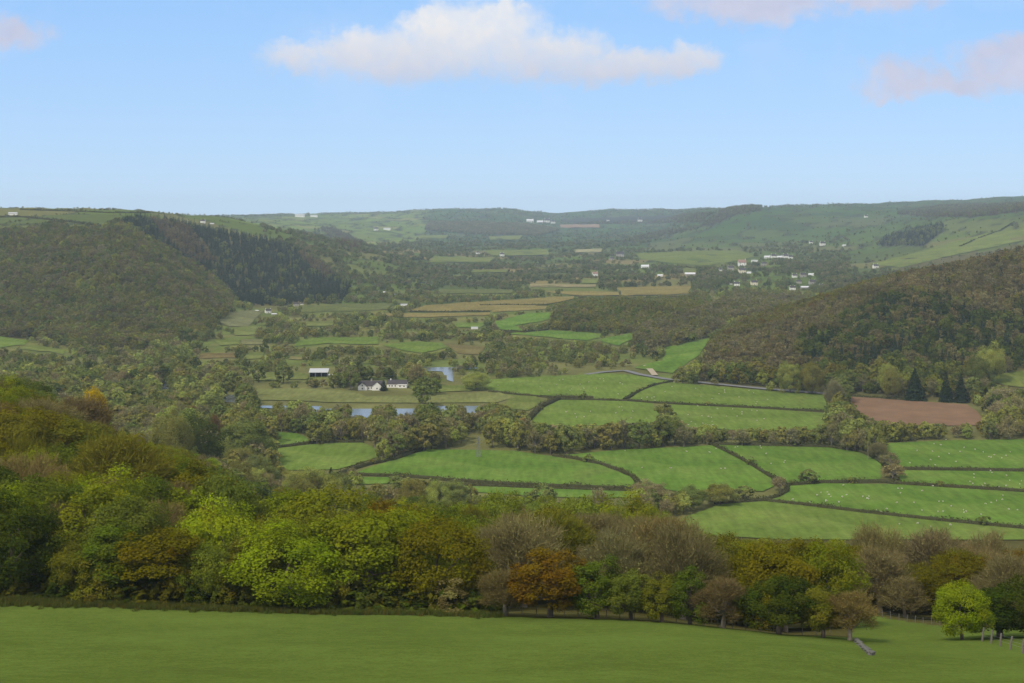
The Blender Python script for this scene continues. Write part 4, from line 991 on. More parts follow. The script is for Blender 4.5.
for i in order:
    if final_h[i] <= 0: continue
    u, y, x_, h0, w0, z = A[i]
    while gy < y:
        sky = np.minimum(sky, HR - ground(gu, np.full(NB, gy)) / gy * F); gy *= 1.012
    while hi < len(hand_sorted) and hand_sorted[hi][0] < y:
        _y, hp, ht, hw = hand_sorted[hi]; a = int(hp - hw * .32 + 100); b = int(hp + hw * .32 + 100)
        if b > a: sky[max(a, 0):max(b, 1)] = np.minimum(sky[max(a, 0):max(b, 1)], ht + 4)
        hi += 1
    h = final_h[i]; wpx = A_w[i] * F / y
    top = HR - (z + h) / y * F
    a = int(max(0, min(NB - 1, u - wpx * .45 + 100))); b = int(max(a + 1, min(NB, u + wpx * .45 + 101)))
    tol = max(2.0, .22 * h * F / y)
    if top < sky[a:b].max() + tol * .3 or (sky[a:b] - top).max() > -tol * .3:
        vis.append((i, float(np.clip((sky[a:b] - top).mean(), 0, h * F / y))))
        a2 = int(max(0, min(NB - 1, u - wpx * .33 + 100))); b2 = int(max(a2 + 1, min(NB, u + wpx * .33 + 101)))
        sky[a2:b2] = np.minimum(sky[a2:b2], top + .12 * h * F / y)
print('candidates', len(cand), 'kept', len(vis))
# individuals: the ones that show largest; everything else goes to the woods
inframe = [(i, s) for i, s in vis if -12 < A[i, 0] < 1036 and cand[i][7] in ('near', 'valley', 'righthill') and A[i, 1] < 1130]
size = {i: (s + 2) * A_w[i] * F / A[i, 1] for i, s in inframe}
QUOTA = dict(leafy=235, bare=165, conifer=40, bush=40)
indiv = []
for kd, q in QUOTA.items():
    l = sorted([i for i, s in inframe if cand[i][5] == kd], key=lambda i: -size[i])[:q]; indiv += l
indset = set(indiv)
ORD = ['', 'first', 'second', 'third', 'fourth', 'fifth', 'sixth', 'seventh', 'eighth', 'ninth', 'tenth', 'eleventh', 'twelfth', 'thirteenth', 'fourteenth', 'fifteenth', 'sixteenth', 'seventeenth', 'eighteenth', 'nineteenth', 'twentieth']
def ordw(n):
    if n <= 20: return ORD[n]
    t = {2: 'twenty', 3: 'thirty', 4: 'forty', 5: 'fifty', 6: 'sixty', 7: 'seventy'}[n // 10]
    return t + '-' + ORD[n % 10] if n % 10 else {'twenty': 'twentieth', 'thirty': 'thirtieth', 'forty': 'fortieth', 'fifty': 'fiftieth', 'sixty': 'sixtieth', 'seventy': 'seventieth'}[t]
def region(i):
    u, y = A[i, 0], A[i, 1]; zn = cand[i][7]
    if zn == 'near':
        if u < 140: return 'in the wood topping the left slope' if y > 360 else ('on the upper left wooded slope' if y > 280 else 'on the lower left wooded slope')
        if u < 262: return 'in the wood right of the wide olive-brown tree' if y < 330 else 'in the wood below the dark pond'
        if u < 485: return 'in the wood behind the tall yellow-green trees'
        if u < 705: return 'in the brown wood behind the thorn trees' if y < 300 else 'at the far side of the brown wood'
        if u < 860: return 'in the golden wood behind the dark round tree'
        return 'in the wood beyond the fenced hollow'
    if zn == 'righthill': return 'at the foot of the wooded right hill'
    if y < 720: return 'beside the lowest sheep fields'
    if y < 960:
        if u < 270: return 'in the trees below the dark pond'
        if u < 520: return 'in the tree belt below the river'
        if u < 720: return 'in the tree belt below the upper sheep fields'
        return 'in the tree belt below the ploughed field'
    if u < 260: return 'in the trees round the dark pond'
    if u < 520: return 'in the trees near the white farmhouse'
    return 'in the trees above the upper sheep fields'
KW = dict(leafy='leafy tree', bare='budding tree', conifer='conifer', bush='bush')
buck = {}
for i in indiv: buck.setdefault((region(i), cand[i][6], cand[i][5]), []).append(i)
for (rg, cl, kd), l in buck.items():
    l.sort(key=lambda i: A[i, 0])
    for n, i in enumerate(l):
        if len(l) == 1: lab = 'only %s %s %s' % (CW[cl], KW[kd], rg)
        else: lab = '%s %s %s from left, %s' % (ordw(n + 1), CW[cl], KW[kd], rg)
        plant(kd, A[i, 0], A[i, 1], final_h[i], A_w[i], cl, lab, 'trees ' + rg, rnd=pr, zone=cand[i][7])
# everything else: one scattered object per wood and source kind
WOODS = dict(near=('woodland_interior', 'mixed budding trees filling the near wood behind the meadow'), valley=('valley_woodland', 'grey-green trees and scrub filling the valley floor'),
             lefthill=('hillside_woodland', 'olive and brown oak wood covering the left hill'), conif=('conifer_plantation', 'dark conifer and larch plantation on the left hillside'),
             righthill=('hillside_woodland', 'brown and green mixed wood covering the right hill'), spur=('spur_woodland', 'brownish wood on the low spur beyond the small pasture'),
             mound=('hillock_woodland', 'olive wood on the hillock in mid-valley'), far=('distant_treeline', 'hedgerow trees and copses of the far valley'))
def scatter_group(name):
    ng = bpy.data.node_groups.new(name, 'GeometryNodeTree')
    ng.interface.new_socket('Geometry', in_out='INPUT', socket_type='NodeSocketGeometry'); ng.interface.new_socket('Geometry', in_out='OUTPUT', socket_type='NodeSocketGeometry')
    return ng
def scatter(name, label, cat, rows_, coll, kind='stuff'):
    """rows_: (x, y, z, rot, sx, sz, vid, colour) instanced on a cloud of points"""
    arr = np.array([r_[:7] for r_ in rows_], float); colr = np.array([r_[7] for r_ in rows_], float)
    me = npmesh(name, arr[:, :3], attrs={
        'rot': ('FLOAT_VECTOR', 'POINT', np.stack([arr[:, 3] * 0, arr[:, 3] * 0, arr[:, 3]], -1)), 'scl': ('FLOAT_VECTOR', 'POINT', np.stack([arr[:, 4], arr[:, 4], arr[:, 5]], -1)),
        'vid': ('INT', 'POINT', arr[:, 6].astype(np.int32)), 'tint': ('FLOAT_COLOR', 'POINT', colr)})
    o = mobj(name, me); tag(o, label, cat, None, kind)
    ng = scatter_group('scatter_' + name)
    gi = ng.nodes.new('NodeGroupInput'); go = ng.nodes.new('NodeGroupOutput')
    ci = ng.nodes.new('GeometryNodeCollectionInfo'); ci.inputs['Collection'].default_value = coll; ci.inputs['Separate Children'].default_value = True; ci.inputs['Reset Children'].default_value = True
    ip = ng.nodes.new('GeometryNodeInstanceOnPoints'); ip.inputs['Pick Instance'].default_value = True
    def at_(nm, typ):
        n = ng.nodes.new('GeometryNodeInputNamedAttribute'); n.data_type = typ; n.inputs['Name'].default_value = nm; return n.outputs['Attribute']
    ng.links.new(gi.outputs[0], ip.inputs['Points']); ng.links.new(ci.outputs[0], ip.inputs['Instance'])
    ng.links.new(at_('vid', 'INT'), ip.inputs['Instance Index']); ng.links.new(at_('scl', 'FLOAT_VECTOR'), ip.inputs['Scale'])
    er = ng.nodes.new('FunctionNodeEulerToRotation'); ng.links.new(at_('rot', 'FLOAT_VECTOR'), er.inputs[0]); ng.links.new(er.outputs[0], ip.inputs['Rotation'])
    ng.links.new(ip.outputs[0], go.inputs[0])
    md = o.modifiers.new('scatter', 'NODES'); md.node_group = ng
    return o
ALLSRC = bpy.data.collections.new('source_all'); OFFS = {}; RW = {}
kk = 0
for kind in ('leafy', 'bare', 'conifer', 'bush'):
    c, nv, R = FARCOL[kind]; OFFS[kind] = (kk, nv)
    for j, o in enumerate(c.objects):
        o.name = 'src_%03d' % kk; ALLSRC.objects.link(o); RW[kk] = max(abs(v.co.x) for v in o.data.vertices) * .85; kk += 1
stuffrows = {}
for i, s in vis:
    if i in indset: continue
    c = cand[i]; zn = c[7]
    key = zn if zn in WOODS else 'far'
    if zn == 'righthill' and False: key = zn
    o0, nv = OFFS[c[5]]; vid = o0 + pr.randrange(nv)
    s_ = A_w[i] / (2 * RW[vid])
    stuffrows.setdefault(key, []).append((A[i, 2], A[i, 1], c[8] - .2, pr.uniform(0, 6.28), s_, final_h[i] / HP, vid, jit(tuple(v * (1 + (.24 * float(fnoise(A[i, 2], A[i, 1], 120, 71)) if zn != 'near' else 0)) for v in tone(C_[c[6]], zn)), pr, .12)))
for k in range(520):
    u = pr.uniform(-40, 485); yv = float(edgeY(u)) + pr.uniform(3, 16)
    o0, nv = OFFS['bush']; vid = o0 + pr.randrange(nv); hh = pr.uniform(1.6, 4.2); ww = pr.uniform(3, 6)
    stuffrows['near'].append(((u - 512) / F * yv, yv, float(ground(u, yv)) - .1, pr.uniform(0, 6.28), ww / (2 * RW[vid]), hh / HP, vid, jit(C_[pr.choice(['olive', 'green', 'dkgreen', 'greygreen'])], pr, .16)))
for key, rws in stuffrows.items():
    nm, lab = WOODS[key]; scatter(nm, lab, 'woodland', rws, ALLSRC)

# ------------------------------------------------------------------ hedges
HEDGES = [
 ([(341, 475), (397, 477), (433, 479), (448, 481), (510, 485), (560, 487), (632, 489.5)], 1.9, 'long dark hedge along the bottom of the blunt-ended field'),
 ([(553, 456), (575, 459), (599, 464.3), (620, 471), (632, 477), (639, 484), (634, 489)], 1.9, 'hedge curving round the blunt right end of a field'),
 ([(278, 448), (300, 445), (325, 442.5), (345, 442.5), (364, 442.6)], 1.9, 'short hedge between the two small fields below the river'),
 ([(338, 475), (355, 469), (372, 464), (395, 460), (424, 449.5)], 2.2, 'overgrown hedge running from the conifer up to the tree belt'),
 ([(440, 484.5), (480, 486), (515, 488), (580, 490), (638, 492)], 1.5, 'second lower hedge just below the long dark one'),
 ([(711.5, 445), (726, 452), (741, 459.7), (757, 469), (770, 477), (786, 486)], 1.9, 'straight hedge slanting down right between two sheep fields'),
 ([(784, 486.5), (822, 483.5), (860, 483), (884, 482.5), (897, 484)], 2.2, 'hedge under the tongue-shaped field'),
 ([(787, 486), (787, 492), (778, 497), (765, 501), (740, 503), (715, 505)], 2.0, 'hooked hedge at the meeting of the lower fields'),
 ([(764, 501.5), (800, 505.3), (866, 513.3), (940, 521.3), (1024, 529.3), (1080, 534.5)], 1.9, 'long straight hedge above the lowest pale field'),
 ([(893, 484.2), (960, 488), (1024, 492), (1095, 496)], 1.9, 'straight hedge along the lower side of the narrow strip field'),
 ([(902, 469.6), (960, 470.4), (1024, 471.3), (1095, 473)], 1.9, 'straight hedge along the upper side of the narrow strip field'),
 ([(712, 445), (764, 446.2), (827, 447.4), (860, 452.3), (874, 458), (886, 467), (898, 482)], 2.0, 'hedge bending round the tip of the tongue-shaped field'),
 ([(627, 400.8), (652, 403), (700, 405.7), (770, 409), (828, 412.5)], 1.7, 'hedge between the two right-hand upper sheep fields'),
 ([(624, 400), (632, 396), (641, 391), (655, 385.3), (672, 382.4)], 1.9, 'short slanting hedge below the farm track'),
 ([(556, 400), (594, 400.5), (628, 401.3)], 1.7, 'hedge along the top of the small central sheep field'),
 ([(524, 426), (532, 417), (541, 408), (558, 400)], 3.4, 'tall bushy hedge on the left side of the small central sheep field'),
 ([(489, 391.5), (510, 394.3), (545, 397.5), (560, 399)], 1.6, 'low hedge running right from the lone oak meadow'),
 ([(555, 399), (575, 398.8), (593, 399.4)], 3.0, 'bushy hedge piece joining the top of the central sheep field'),
 ([(850, 396), (880, 398.4), (905, 400)], 1.6, 'low hedge along the top left of the ploughed field'),
 ([(410, 312.3), (434, 312.6), (490, 312)], 2.2, 'dark hedge between the two yellow stubble fields'),
 ([(480, 305.6), (520, 305.6), (548, 305.4)], 2.0, 'thin hedge between the small yellow stubble strips'),
 ([(500, 332.5), (524, 333), (548, 330)], 2.4, 'hedge along the foot of the upper mid-valley pasture'),
 ([(0, 217.5), (20, 217), (40, 219), (70, 222), (104, 227)], 2.8, 'hedge crossing the high fields above the left wood'),
 ([(20, 210), (60, 211), (110, 213), (150, 213)], 2.5, 'hedge just under the skyline of the left hill'),
 ([(960, 247), (976, 240), (1000, 231), (1012, 224)], 3.0, 'hedge climbing the pale hillside beyond the right wood'),
]
def hedge(pts, hgt, lab, seed):
    r = np.random.default_rng(seed)
    P = [spot(p[0], p[1]) for p in dense(pts, 4, False)]
    o0 = P[len(P) // 2].copy()
    L = [0.0]
    for a, b in zip(P, P[1:]): L.append(L[-1] + (b - a).length)
    tot = L[-1]
    ym = o0.y; n = int(min(7000, tot * 9 * max(.25, min(1, 800 / ym)))); ls = .42 * max(1, ym / 800)
    t = r.uniform(0, tot, n); X = np.interp(t, L, [p.x for p in P]); Yv = np.interp(t, L, [p.y for p in P])
    hv = hgt * (1 + .4 * fnoise(X, Yv, 26, seed) + .16 * r.normal(size=n))
    a = r.uniform(0, math.pi, n); wv = hgt * .62
    tx = np.gradient(np.array([p.x for p in P])); ty = np.gradient(np.array([p.y for p in P]))
    tn = np.hypot(tx, ty) + 1e-9
    nx = np.interp(t, L, -ty / tn); ny_ = np.interp(t, L, tx / tn)
    off = np.cos(a) * wv
    X2 = X + nx * off; Y2 = Yv + ny_ * off
    Z2 = gxy(X2, Y2) + np.sin(a) ** .5 * hv * r.uniform(.75, 1.05, n)
    N = np.stack([nx * np.cos(a), ny_ * np.cos(a), np.sin(a)], -1) + r.normal(size=(n, 3)) * .5; N /= np.linalg.norm(N, axis=1)[:, None]
    V, Q = leaf_quads(np.stack([X2, Y2, Z2], -1) - np.array(o0), N, ls * r.uniform(.6, 1.3, n), r)
    cv_, q = [], []
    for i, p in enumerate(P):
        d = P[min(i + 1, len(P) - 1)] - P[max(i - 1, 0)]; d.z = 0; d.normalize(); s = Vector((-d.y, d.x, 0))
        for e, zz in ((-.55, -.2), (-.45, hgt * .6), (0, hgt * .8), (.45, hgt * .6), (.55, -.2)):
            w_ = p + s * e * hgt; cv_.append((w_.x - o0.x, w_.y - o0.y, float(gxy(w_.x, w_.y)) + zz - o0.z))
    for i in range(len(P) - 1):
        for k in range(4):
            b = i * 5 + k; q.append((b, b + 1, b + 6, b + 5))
    root = empty('hedge', o0); tag(root, lab, 'hedge', 'field hedges')
    f_ = mobj('foliage', crown_me('foliage', V, Q, np.repeat(r.uniform(.7, 1.3, n), 4), np.repeat(r.normal(.5, .014, n), 4), M_LEAF), root)
    f_.color = jit((.08, .085, .03), random.Random(seed), .2)
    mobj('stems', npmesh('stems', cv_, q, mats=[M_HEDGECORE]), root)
for i, (p, hgt, lab) in enumerate(HEDGES):
    hedge(p, hgt, lab, 500 + i)
    if i in (0, 1, 3, 5, 6, 8, 9, 11, 12, 13, 15, 17):
        q_ = dense(p, 4, False); a_ = q_[int(len(q_) * (.22 + .06 * (i % 9)))]
        Yh = hit(a_[0], a_[1]); hh = 3.2 + (i * 37 % 10) * .28
        plant('bush', a_[0], Yh, hh, hh * 1.25, ('olive', 'greygreen', 'green')[i % 3], 'bush in ' + lab, 'bushes in the hedges', rnd=random.Random(i), zone='valley')

# ------------------------------------------------------------------ buildings
def gable_parts(L, D, H, RH, over=.35):
    """walls with gables along x, and a pitched roof with thickness"""
    w = MB(); x, y = L / 2, D / 2
    w.add([(-x, -y, -.8), (x, -y, -.8), (x, y, -.8), (-x, y, -.8), (-x, -y, H), (x, -y, H), (x, y, H), (-x, y, H), (-x, 0, H + RH), (x, 0, H + RH)],
          [(0, 1, 5, 4), (2, 3, 7, 6), (1, 2, 6, 9, 5), (3, 0, 4, 8, 7)])
    r = MB(); k = RH / y; t = .18
    for s in (-1, 1):
        e = y + over
        A0 = (-x - over, s * e, H - k * over + .04); B0 = (x + over, s * e, H - k * over + .04); C0 = (x + over, 0, H + RH + .04); D0 = (-x - over, 0, H + RH + .04)
        v = [A0, B0, C0, D0] + [(p[0], p[1], p[2] + t) for p in (A0, B0, C0, D0)]
        r.add(v, [(0, 1, 2, 3), (7, 6, 5, 4), (0, 4, 5, 1), (1, 5, 6, 2), (3, 2, 6, 7), (0, 3, 7, 4)])
    return w, r
def window_mesh(w, h):
    f_ = MB(); b = .09
    f_.box(-w / 2, w / 2, -.05, .04, 0, b); f_.box(-w / 2, w / 2, -.05, .04, h - b, h); f_.box(-w / 2, -w / 2 + b, -.05, .04, b, h - b); f_.box(w / 2 - b, w / 2, -.05, .04, b, h - b)
    p = MB(); p.box(-w / 2 + b, w / 2 - b, -.02, .02, b, h - b)
    return f_.mesh('window', [M_WHITE]), p.mesh('pane', [M_GLASS])
WIN, PANE = window_mesh(1.1, 1.2)
PROTO = {}
def house_meshes(key, L, D, H, RH, wm, rm, chim, wins):
    w, r = gable_parts(L, D, H, RH)
    cm = None
    if chim:
        c = MB()
        for sx in ([-L / 2 + .7, L / 2 - .7] if chim == 2 else [L / 2 - .7]):
            c.box(sx - .4, sx + .4, -.35, .35, H + RH - .7, H + RH + 1.1); c.box(sx - .48, sx + .48, -.43, .43, H + RH + 1.1, H + RH + 1.25)
            c.tube([(sx, 0, H + RH + 1.25), (sx, 0, H + RH + 1.6)], .12, 8)
        cm = c.mesh('chimney', [wm])
    d = MB(); d.box(-.5, .5, -D / 2 - .05, -D / 2 + .03, -.1, 2.05)
    PROTO[key] = dict(wall=w.mesh('wall', [wm]), roof=r.mesh('roof', [rm]), chim=cm, door=d.mesh('door', [M_DARK]), wins=wins, D=D)
house_meshes('cottage', 10, 7, 4.6, 3.0, M_WHITE, M_SLATE, 2, [(-3.2, .9), (3.2, .9), (-3.2, 3.1), (0, 3.1), (3.2, 3.1)])
house_meshes('bungalow', 13, 8, 2.8, 2.6, M_WHITE, M_PSLATE, 1, [(-4.5, .9), (-2.2, .9), (3, .9), (5, .9)])
house_meshes('cream_house', 11, 8, 5.0, 3.2, M_CREAM, M_SLATE, 1, [(-3.4, .9), (3.4, .9), (-3.4, 3.3), (3.4, 3.3)])
house_meshes('red_roof', 10, 8, 4.8, 3.4, M_WHITE, M_REDROOF, 1, [(-3, .9), (3, .9), (-3, 3.2), (3, 3.2)])
house_meshes('stone_house', 11, 7, 4.8, 3.0, M_STONE, M_SLATE, 2, [(-3.2, .9), (3.2, .9), (-3.2, 3.1), (3.2, 3.1)])
house_meshes('shed', 16, 9, 3.4, 2.0, M_STONE, M_PSLATE, 0, [])
house_meshes('white_shed', 15, 8, 3.2, 1.6, M_WHITE, M_SHEET, 0, [])
HN = dict(cottage='cottage', bungalow='bungalow', cream_house='house', red_roof='house', stone_house='house', shed='farm_shed', white_shed='farm_shed')
def building(kind, loc, rz_, sc, label, group, detail=False):
    p = PROTO[kind]; t = empty(HN[kind], loc, rz_, sc); tag(t, label, 'house' if 'shed' not in kind else 'shed', group)
    mobj('wall', p['wall'], t); rf = mobj('roof', p['roof'], t)
    if p['chim']: mobj('chimney', p['chim'], rf)
    if p['wins']:
        mobj('door', p['door'], t)
        for wx, wz in p['wins']:
            w = mobj('window', WIN, t, (wx, -p['D'] / 2 - .01, wz)); mobj('pane', PANE, w)
    return t
for kind, px, row, wpx, rot, lab, grp in HOUSES:
    loc = spot(px, row); sc = wpx / F * loc.y * .84 / ({'cottage': 10, 'bungalow': 13, 'cream_house': 11, 'red_roof': 10, 'stone_house': 11, 'shed': 16, 'white_shed': 15}[kind])
    building(kind, loc, rot, sc, lab, grp)
# white farmhouse by the river: twin-gabled dark-roofed wing and a long low white wing
def farmhouse():
    loc = at(371.5, 1040); t = empty('farmhouse', loc, 0); tag(t, 'white twin-gabled farmhouse with dark slate roof beside the river', 'house')
    w, r = gable_parts(19, 7.5, 3.2, 3.2)
    mobj('wall', w.mesh('wall', [M_WHITE]), t); rf = mobj('roof', r.mesh('roof', [M_SLATE]), t)
    c = MB(); c.box(-.5, .5, -.4, .4, 5.9, 7.6); c.box(-.58, .58, -.48, .48, 7.6, 7.8); mobj('chimney', c.mesh('chimney', [M_STONE]), rf)
    for gx, gw in ((-6.2, 6.4), (4.6, 7.6)):
        g_ = MB(); x = gw / 2
        g_.add([(gx - x, -5.6, -.8), (gx + x, -5.6, -.8), (gx + x, -5.6, 2.9), (gx, -5.6, 2.9 + x * .86), (gx - x, -5.6, 2.9), (gx - x, -1, -.8), (gx + x, -1, -.8), (gx + x, -1, 2.9), (gx, -1, 2.9 + x * .86), (gx - x, -1, 2.9)],
               [(0, 1, 2, 3, 4), (1, 6, 7, 2), (0, 4, 9, 5)])
        mobj('gable', g_.mesh('gable', [M_WHITE]), t)
        q = MB(); k = .86
        for s in (-1, 1):
            e = x + .4
            p = [(gx + s * e, -6, 2.9 - k * .4 + .05), (gx, -6, 2.9 + x * k + .05), (gx, -.6, 2.9 + x * k + .05), (gx + s * e, -.6, 2.9 - k * .4 + .05)]
            q.add(p + [(a, b, c_ + .2) for a, b, c_ in p], [(0, 1, 2, 3), (4, 5, 6, 7), (0, 1, 5, 4), (2, 3, 7, 6), (0, 3, 7, 4)])
        mobj('gable_roof', q.mesh('gable_roof', [M_SLATE]), rf)
        for wz in ((.8,) if gx > 0 else (.8, 2.9)):
            wn = mobj('window', WIN, t, (gx, -5.62, wz)); mobj('pane', PANE, wn)
    for wx in (-1.6, .2):
        wn = mobj('window', WIN, t, (wx, -3.77, .9)); mobj('pane', PANE, wn)
    d = MB(); d.box(1.6, 2.6, -3.8, -3.7, -.2, 2); mobj('door', d.mesh('door', [M_DARK]), t)
farmhouse()
def long_wing():
    loc = at(397.5, 1055); t = empty('farmhouse_annexe', loc, -.05); tag(t, 'long low white house with grey roof right of the twin-gabled farmhouse', 'house')
    w, r = gable_parts(15, 7, 2.9, 2.5)
    mobj('wall', w.mesh('wall', [M_WHITE]), t); rf = mobj('roof', r.mesh('roof', [M_SLATE]), t)
    c = MB(); c.box(-5.5, -4.7, -.4, .4, 4.6, 6.4); mobj('chimney', c.mesh('chimney', [M_WHITE]), rf)
    x = MB(); x.box(1, 7.5, -5.5, -3.52, -.8, 2.4); x.box(.8, 7.7, -5.8, -3.53, 2.4, 2.6, 0); mobj('porch', x.mesh('porch', [M_WHITE]), t)
    for wx, wy in ((-5.6, -3.52), (-3.6, -3.52), (-1.2, -3.52), (2.6, -5.52), (5.6, -5.52)):
        wn = mobj('window', WIN, t, (wx, wy, .8)); mobj('pane', PANE, wn)
long_wing()
def barn():
    loc = spot(319, 376.5); t = empty('barn', loc, 0.03); tag(t, 'open-fronted barn with bright white roof left of the farmhouse', 'barn')
    k = 18 / F * loc.y / 15.0; t.scale = (k, k, k)
    w = MB(); w.box(-7.5, 7.5, 3.8, 4, -.8, 4.2); w.box(-7.5, -7.3, -4, 3.8, -.8, 3.6); w.box(7.3, 7.5, -4, 3.8, -.8, 3.6)
    mobj('wall', w.mesh('wall', [M_DARK]), t)
    r = MB(); v = [(-8, -4.6, 3.7), (8, -4.6, 3.7), (8, 4.6, 6.1), (-8, 4.6, 6.1)]; r.add(v + [(a, b, c + .25) for a, b, c in v], [(3, 2, 1, 0), (4, 5, 6, 7), (0, 1, 5, 4), (1, 2, 6, 5), (2, 3, 7, 6), (3, 0, 4, 7)])
    mobj('roof', r.mesh('roof', [M_SHEET]), t)
    for x in (-7.3, -2.5, 2.5, 7.3):
        p = MB(); p.box(x - .2, x + .2, -4.4, -4.05, -.8, 3.65); mobj('post', p.mesh('post', [M_STEEL]), t)
    loc2 = spot(333, 377); t2 = building('shed', loc2, .1, .42, 'small dull shed at the right end of the white-roofed barn', None)
barn()
# small white hut on the river bank
loc = spot(424, 401); building('white_shed', loc, .6, .16, 'tiny white hut on the river bank in front of the farmhouse', None)

# lattice pylon in the field
def pylon():
    loc = spot(478.5, 457.5); k = (21 / F * loc.y) / 20.0; t = empty('electricity_pylon', loc, .4, k); tag(t, 'grey lattice pylon standing in the field edge before the tree belt', 'pylon')
    m_ = MB()
    for sx in (-1, 1):
        for sy in (-1, 1): m_.tube([(sx * 2, sy * 2, -.5), (sx * .7, sy * .7, 13), (sx * .15, sy * .15, 20)], .14, 4)
    for a, b in zip(range(0, 18, 3), range(3, 21, 3)):
        def rd(z): return 2 - z * .1 if z <= 13 else .7 - (z - 13) * .078
        ra, rb = rd(a), rd(b)
        for s in (-1, 1):
            m_.tube([(-ra, s * ra, a), (rb, s * rb, b)], .07, 4); m_.tube([(ra, s * ra, a), (-rb, s * rb, b)], .07, 4)
            m_.tube([(s * ra, -ra, a), (s * rb, rb, b)], .07, 4); m_.tube([(s * ra, ra, a), (s * rb, -rb, b)], .07, 4)
    mobj('tower', m_.mesh('tower', [M_STEEL]), t)
    for z in (13.5, 16.5):
        c = MB(); c.tube([(-3.6, 0, z), (3.6, 0, z)], .12, 4); c.tube([(-3.6, 0, z), (0, 0, z + 1.6)], .07, 4); c.tube([(3.6, 0, z), (0, 0, z + 1.6)], .07, 4)
        a_ = mobj('cross_arm', c.mesh('cross_arm', [M_STEEL]), t)
        for s in (-3.4, 3.4):
            i_ = MB(); i_.tube([(s, 0, z), (s, 0, z - 1.1)], .12, 6); mobj('insulator', i_.mesh('insulator', [M_GLASS]), a_)
pylon()
def pole(px, Y, top, lab):
    loc = at(px, Y); h = rz(top, Y) - loc.z; t = empty('utility_pole', loc, .3); tag(t, lab, 'pole', 'wooden poles')
    m_ = MB(); m_.tube([(0, 0, -.4), (0, 0, h)], [.2, .14], 8); mobj('shaft', m_.mesh('shaft', [M_PBARK]), t)
    c = MB(); c.tube([(-.9, 0, h - .5), (.9, 0, h - .5)], .08, 5); mobj('cross_arm', c.mesh('cross_arm', [M_WOOD]), t)
pole(340, 640, 478, 'pale wooden pole beside the dark narrow conifer')
pole(868, 745, 441, 'wooden pole among grey trees at the top of the curved hedge')
pole(958, 840, 428, 'twin-armed wooden pole in front of the belt below the ploughed field')
# small white sign by the road on the left
def roadsign():
    loc = at(240, 690); h = 4.2
    t = empty('road_sign', loc, .2); tag(t, 'small white sign board on a post beside the road below the pond', 'sign')
    m_ = MB(); m_.tube([(0, 0, -.3), (0, 0, h)], .12, 6); mobj('post', m_.mesh('post', [M_STEEL]), t)
    b = MB(); b.box(-1.1, 1.1, -.2, -.13, h - 1.1, h); mobj('board', b.mesh('board', [M_WHITE]), t)
roadsign()

# ------------------------------------------------------------------ sheep
def sheep_mesh(seed):
    r = random.Random(seed); graze = seed % 2 == 0
    head = (.78, 0, .28) if graze else (.82, 0, .92)
    V = [(0, 0, .62), (-.38, 0, .62), (.36, 0, .66), (.6, 0, .6 if graze else .8), head, (head[0] + .16, 0, head[2] - .1),
         (-.36, .14, .35), (-.36, .14, 0), (-.36, -.14, .35), (-.36, -.14, 0), (.32, .14, .35), (.32, .14, 0), (.32, -.14, .35), (.32, -.14, 0), (-.55, 0, .58)]
    E = [(0, 1), (0, 2), (2, 3), (3, 4), (4, 5), (1, 6), (6, 7), (1, 8), (8, 9), (2, 10), (10, 11), (2, 12), (12, 13), (1, 14)]
    R = [.31, .28, .26, .15, .12, .07, .1, .05, .1, .05, .1, .05, .1, .05, .08]
    me = bpy.data.meshes.new('sheep_body'); me.from_pydata(V, E, []); o = bpy.data.objects.new('sheep_skin', me); COL.objects.link(o)
    o.modifiers.new('skin', 'SKIN'); o.modifiers.new('sub', 'SUBSURF').levels = 1
    for i, d in enumerate(me.skin_vertices[0].data): d.radius = (R[i], R[i]); d.use_root = i == 0
    dg = bpy.context.evaluated_depsgraph_get(); dg.update()
    res = bpy.data.meshes.new_from_object(o.evaluated_get(dg)); bpy.data.objects.remove(o)
    res.name = 'sheep'; res.materials.clear(); res.materials.append(M_WOOL)
    return res
SH = [sheep_mesh(k) for k in range(4)]
SHEEPF = [  # field outline, number, words for it, known positions
 (9, 46, 'large lower right field', [(793, 501), (826, 502), (842, 498), (867, 500), (898, 490), (902, 490), (897, 504), (914, 504), (939, 503), (943, 503), (922, 512), (938, 513), (943, 513), (964, 514)]),
 (10, 14, 'narrow strip field', [(974, 479), (992, 474), (970, 483), (985, 485)]),
 (11, 22, 'top right field under the tree belt', [(915, 441), (946, 441), (964, 449), (960, 453), (989, 458), (1006, 457), (917, 452)]),
 (8, 9, 'tongue-shaped field', [(766, 455), (784, 464), (785, 462), (771, 465)]),
 (6, 9, 'middle field', [(625, 452), (642, 469), (670, 469), (671, 469.5), (721, 470), (725, 470), (687, 453)]),
 (1, 20, 'upper right field below the road', [(757, 403), (756, 405), (719, 395), (712, 400)]),
 (3, 26, 'field under the upper right hedge', [(688, 416), (702, 417), (764, 420), (757, 412)]),
 (0, 22, 'wide upper field', [(540, 388), (620, 384), (600, 380)]),
 (2, 14, 'small central field', [(566, 413), (584, 418), (616, 414)]),
 (7, 4, 'lowest pale field', []),
]
sr = random.Random(3)
